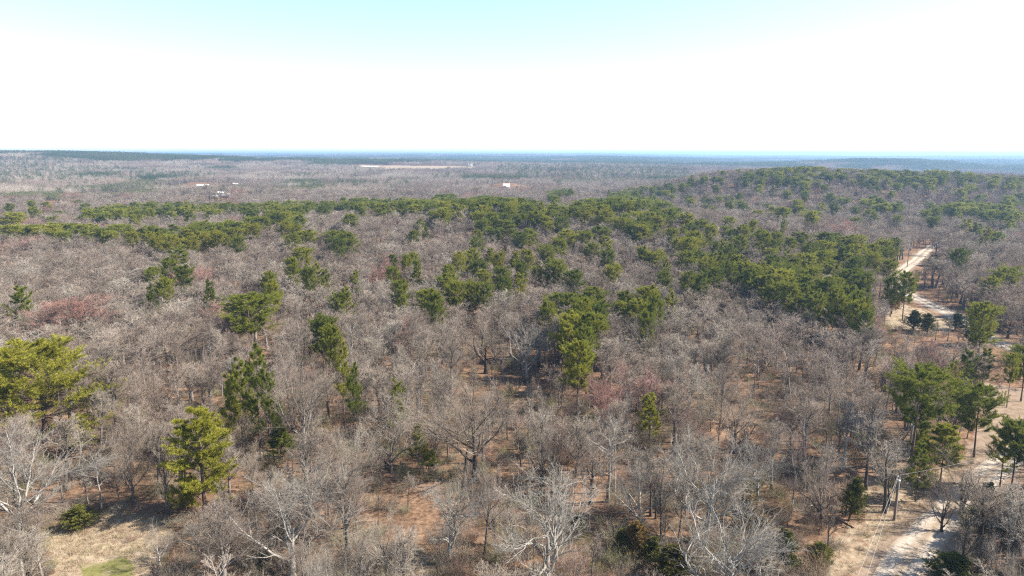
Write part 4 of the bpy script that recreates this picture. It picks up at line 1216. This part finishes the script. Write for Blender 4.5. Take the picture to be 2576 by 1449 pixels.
for zz in (PH - .35, PH - .85):
    g = Geo(); rodmesh(g, (-.12, -.1, zz), (-.30, -.2, zz), .04, 6); g.tubes(np.array([[[-.30, -.2, zz - .1], [-.30, -.2, zz], [-.30, -.2, zz + .1]]]), np.array([[.06, .09, .05]]), 8)
    link('insulator', g.mesh('insulator', [M_PORC]), e)
g = Geo(); g.box(-.16, .16, -.24, -.13, PH - 1.25, PH - .95); link('junction_box', g.mesh('junction_box', [M_METAL]), e)
def wire(name, label, p, q, sag, r=.013):
    g = Geo(); rodmesh(g, p, q, r, 5, 0, 16, sag)
    tag(link(name, g.mesh(name, [M_WIRE])), label, 'power line', 'wires strung from the utility pole')
q1 = find(2085, 1620, 8.2); q2 = find(2130, 1600, 7.6)
wire('power_line', 'upper left wire running from the utility pole to the bottom edge', (pbx - .3, pby - .2, PZ + PH - .35), (q1[0], q1[1], float(ground_z(*q1)) + 8.2), .5)
wire('power_line', 'right hand wire running from the utility pole to the bottom edge', (pbx - .3, pby - .2, PZ + PH - .85), (q2[0], q2[1], float(ground_z(*q2)) + 7.6), .6)
q3 = find(2640, 1105, 9.0)
wire('power_line', 'thin wire running right from the utility pole across the road', (pbx - .3, pby - .2, PZ + PH - .3), (q3[0], q3[1], float(ground_z(*q3)) + 9.0), .5, .009)
X, Y = find(2282, 672); Z = float(ground_z(X, Y))
e = empty('utility_pole', (X, Y, Z - .1)); tag(e, 'thin distant utility pole beside the bend of the gravel road', 'utility pole')
g = Geo(); g.tubes(np.array([[[0, 0, -.3], [0, 0, 5.], [0, 0, 10.2]]]), np.array([[.19, .16, .12]]), 8); link('pole_shaft', g.mesh('pole_shaft', [M_WOOD], True), e)
g = Geo(); rodmesh(g, (-.15, 0, 9.8), (-.4, 0, 9.8), .06, 6); link('insulator', g.mesh('insulator', [M_PORC]), e)

LOGS = [((2178, 1276), (2245, 1273), .20, 'dark fallen log lying level beside the utility pole'),
        ((2175, 1256), (2240, 1258), .13, 'thin fallen log above the longer log by the utility pole'),
        ((2110, 1308), (2150, 1330), .17, 'reddish fallen log lying in the straw left of the utility pole'),
        ((1130, 1390), (1190, 1400), .22, 'curved dead log on the ground left of the twisting white tree'),
        ((1200, 1413), (1260, 1425), .18, 'short dead log on the ground below the twisting white tree'),
        ((1290, 1075), (1350, 1083), .16, 'fallen log on the red brown floor above the small dark cedar'),
        ((2300, 1230), (2370, 1226), .20, 'fallen log on the slope right of the utility pole')]
for (a, b, r, lab) in LOGS:
    A = find(*a); B = find(*b)
    rl = np.random.default_rng(int(a[0])); n = 7; t = np.linspace(0, 1, n)[:, None]
    P = np.array([*A, 0.0]) * (1 - t) + np.array([*B, 0.0]) * t
    P[:, :2] += rl.normal(0, .12, (n, 2)); P[:, 2] = ground_z(P[:, 0], P[:, 1]) + r * .8
    g = Geo(); g.tubes(P[None], np.linspace(r, r * .55, n)[None], 7)
    o = empty('fallen_log', tuple(P[0])); g.V = [v - P[0] for v in g.V]
    link('log_stem', g.mesh('log_stem', [M_LOG], True), o)
    P1 = P[None] - P[0]; S, SR, _ = grow(P1, np.linspace(r, r * .55, n)[None], rl, 4, .2, .9, .8, .2, .28, 4, .5, .15, .4, .4)
    g = Geo(); g.tubes(S, SR, 4); link('broken_branches', g.mesh('broken_branches', [M_LOG]), o)
    tag(o, lab, 'log', 'fallen logs on the woodland floor')

# ================================================================== FAR BUILDINGS
M_SHINGLE = simple_mat('grey_shingle', (0.26, 0.25, 0.25), 0.8, 0.15, 0.6)
def house(name, label, cat, px, py, w, dp, hw, hr, wall, roof, rot=0.0, doors=1, wins=3, extra=None, group=None):
    X, Y = find(px, py, 0, 50, 8000); Z = float(ground_z(X, Y))
    e = empty(name, (X, Y, Z - .1), rot); tag(e, label, cat, group)
    g = Geo(); g.box(-w / 2, w / 2, -dp / 2, dp / 2, 0, hw)
    g.poly([(-w / 2, -dp / 2, hw), (-w / 2, dp / 2, hw), (-w / 2, 0, hw + hr), (-w / 2, 0, hw + hr)], [(0, 1, 2, 3)])
    link('wall', g.mesh('wall', [wall]), e)
    g = Geo(); o_ = .4; th = .18
    for s in (-1, 1):
        y0, z0 = s * (dp / 2 + o_), hw - hr * o_ / (dp / 2)
        g.poly([(-w / 2 - o_, y0, z0 + .02), (w / 2 + o_, y0, z0 + .02), (w / 2 + o_, 0, hw + hr + .02), (-w / 2 - o_, 0, hw + hr + .02),
                (-w / 2 - o_, y0, z0 + th), (w / 2 + o_, y0, z0 + th), (w / 2 + o_, 0, hw + hr + th), (-w / 2 - o_, 0, hw + hr + th)],
               [(0, 1, 2, 3), (4, 5, 6, 7), (0, 1, 5, 4), (0, 3, 7, 4), (1, 2, 6, 5)])
    rf = link('roof', g.mesh('roof', [roof]), e)
    if extra == 'chimney':
        g = Geo(); g.box(w * .2, w * .2 + .9, .4, 1.3, hw, hw + hr + 1.0); link('chimney', g.mesh('chimney', [M_BRICK]), rf)
    for k in range(doors):
        g = Geo(); c = -w * .1 + k * w * .3; g.box(c - .55, c + .55, -dp / 2 - .06, -dp / 2 - .003, .1, 2.2); link('door', g.mesh('door', [M_DARK]), e)
    for k in range(wins):
        c = -w / 2 + w * (k + .5) / wins
        if doors and abs(c + w * .1) < 1.4: c += 1.6
        g = Geo(); g.box(c - .6, c + .6, -dp / 2 - .05, -dp / 2 - .003, 1.0, 2.1); link('window', g.mesh('window', [M_DARK]), e)
    return e
house('metal_shed', 'long white metal building in the clearing behind the far pines', 'shed', 512, 471, 19, 8, 2.8, 1.2, M_WHITE, M_WHITE, 0, 1, 4)
house('metal_shed', 'small white building right of the long white shed', 'shed', 593, 465, 9, 6, 2.2, .9, M_WHITE, M_WHITE, 0, 1, 1)
house('farm_house', 'brown walled homestead house with a pale roof in the distance', 'house', 567, 497, 12, 8, 2.7, 1.8, M_BRICK, M_SHINGLE, .25, 1, 3, 'chimney')
house('farm_shed', 'grey roofed outbuilding with dark front left of the homestead house', 'shed', 545, 499, 7, 6, 2.6, 1.3, M_BRICK, M_GREYROOF, -.3, 1, 1)
house('farm_shed', 'low white outbuilding behind the homestead house', 'shed', 556, 489, 7, 5, 2.2, 1.0, M_WHITE, M_WHITE, .1, 1, 1)
house('barn', 'red roofed barn with a white front in the far bare woods', 'barn', 1274, 472, 10, 9, 3.2, 3.0, M_WHITE, M_REDROOF, 0, 1, 2)
house('poultry_house', 'long pale building at the left end of the distant field', 'farm building', 932, 421, 46, 12, 2.4, 1.2, M_GREYROOF, M_GREYROOF, 0, 1, 6)
house('farm_house', 'tiny white farmhouse at the right end of the distant field', 'house', 1240, 427, 11, 9, 4, 3, M_WHITE, M_GREYROOF, .2, 1, 3)
house('farm_house', 'tiny white house above the right end of the distant field', 'house', 1183, 418, 14, 10, 5, 3, M_WHITE, M_WHITE, 0, 1, 3)
house('farm_house', 'tiny white roofed house in the bare woods above the long pine row', 'house', 402, 443, 13, 9, 3, 2.5, M_WHITE, M_WHITE, 0, 1, 3)

# ================================================================== HAZE
hz = Geo(); hz.box(-28000, 28000, -27500, 28000, -8, 100)
m, nt, out = nmat('haze_air')
vp = nt.nodes.new('ShaderNodeVolumePrincipled')
vp.inputs['Color'].default_value = (0.44, 0.68, 1.0, 1)
vp.inputs['Density'].default_value = 0.00013
vp.inputs['Anisotropy'].default_value = 0.3
nt.links.new(vp.outputs[0], out.inputs['Volume'])
tag(link('haze', hz.mesh('haze', [m])), kind='stuff')
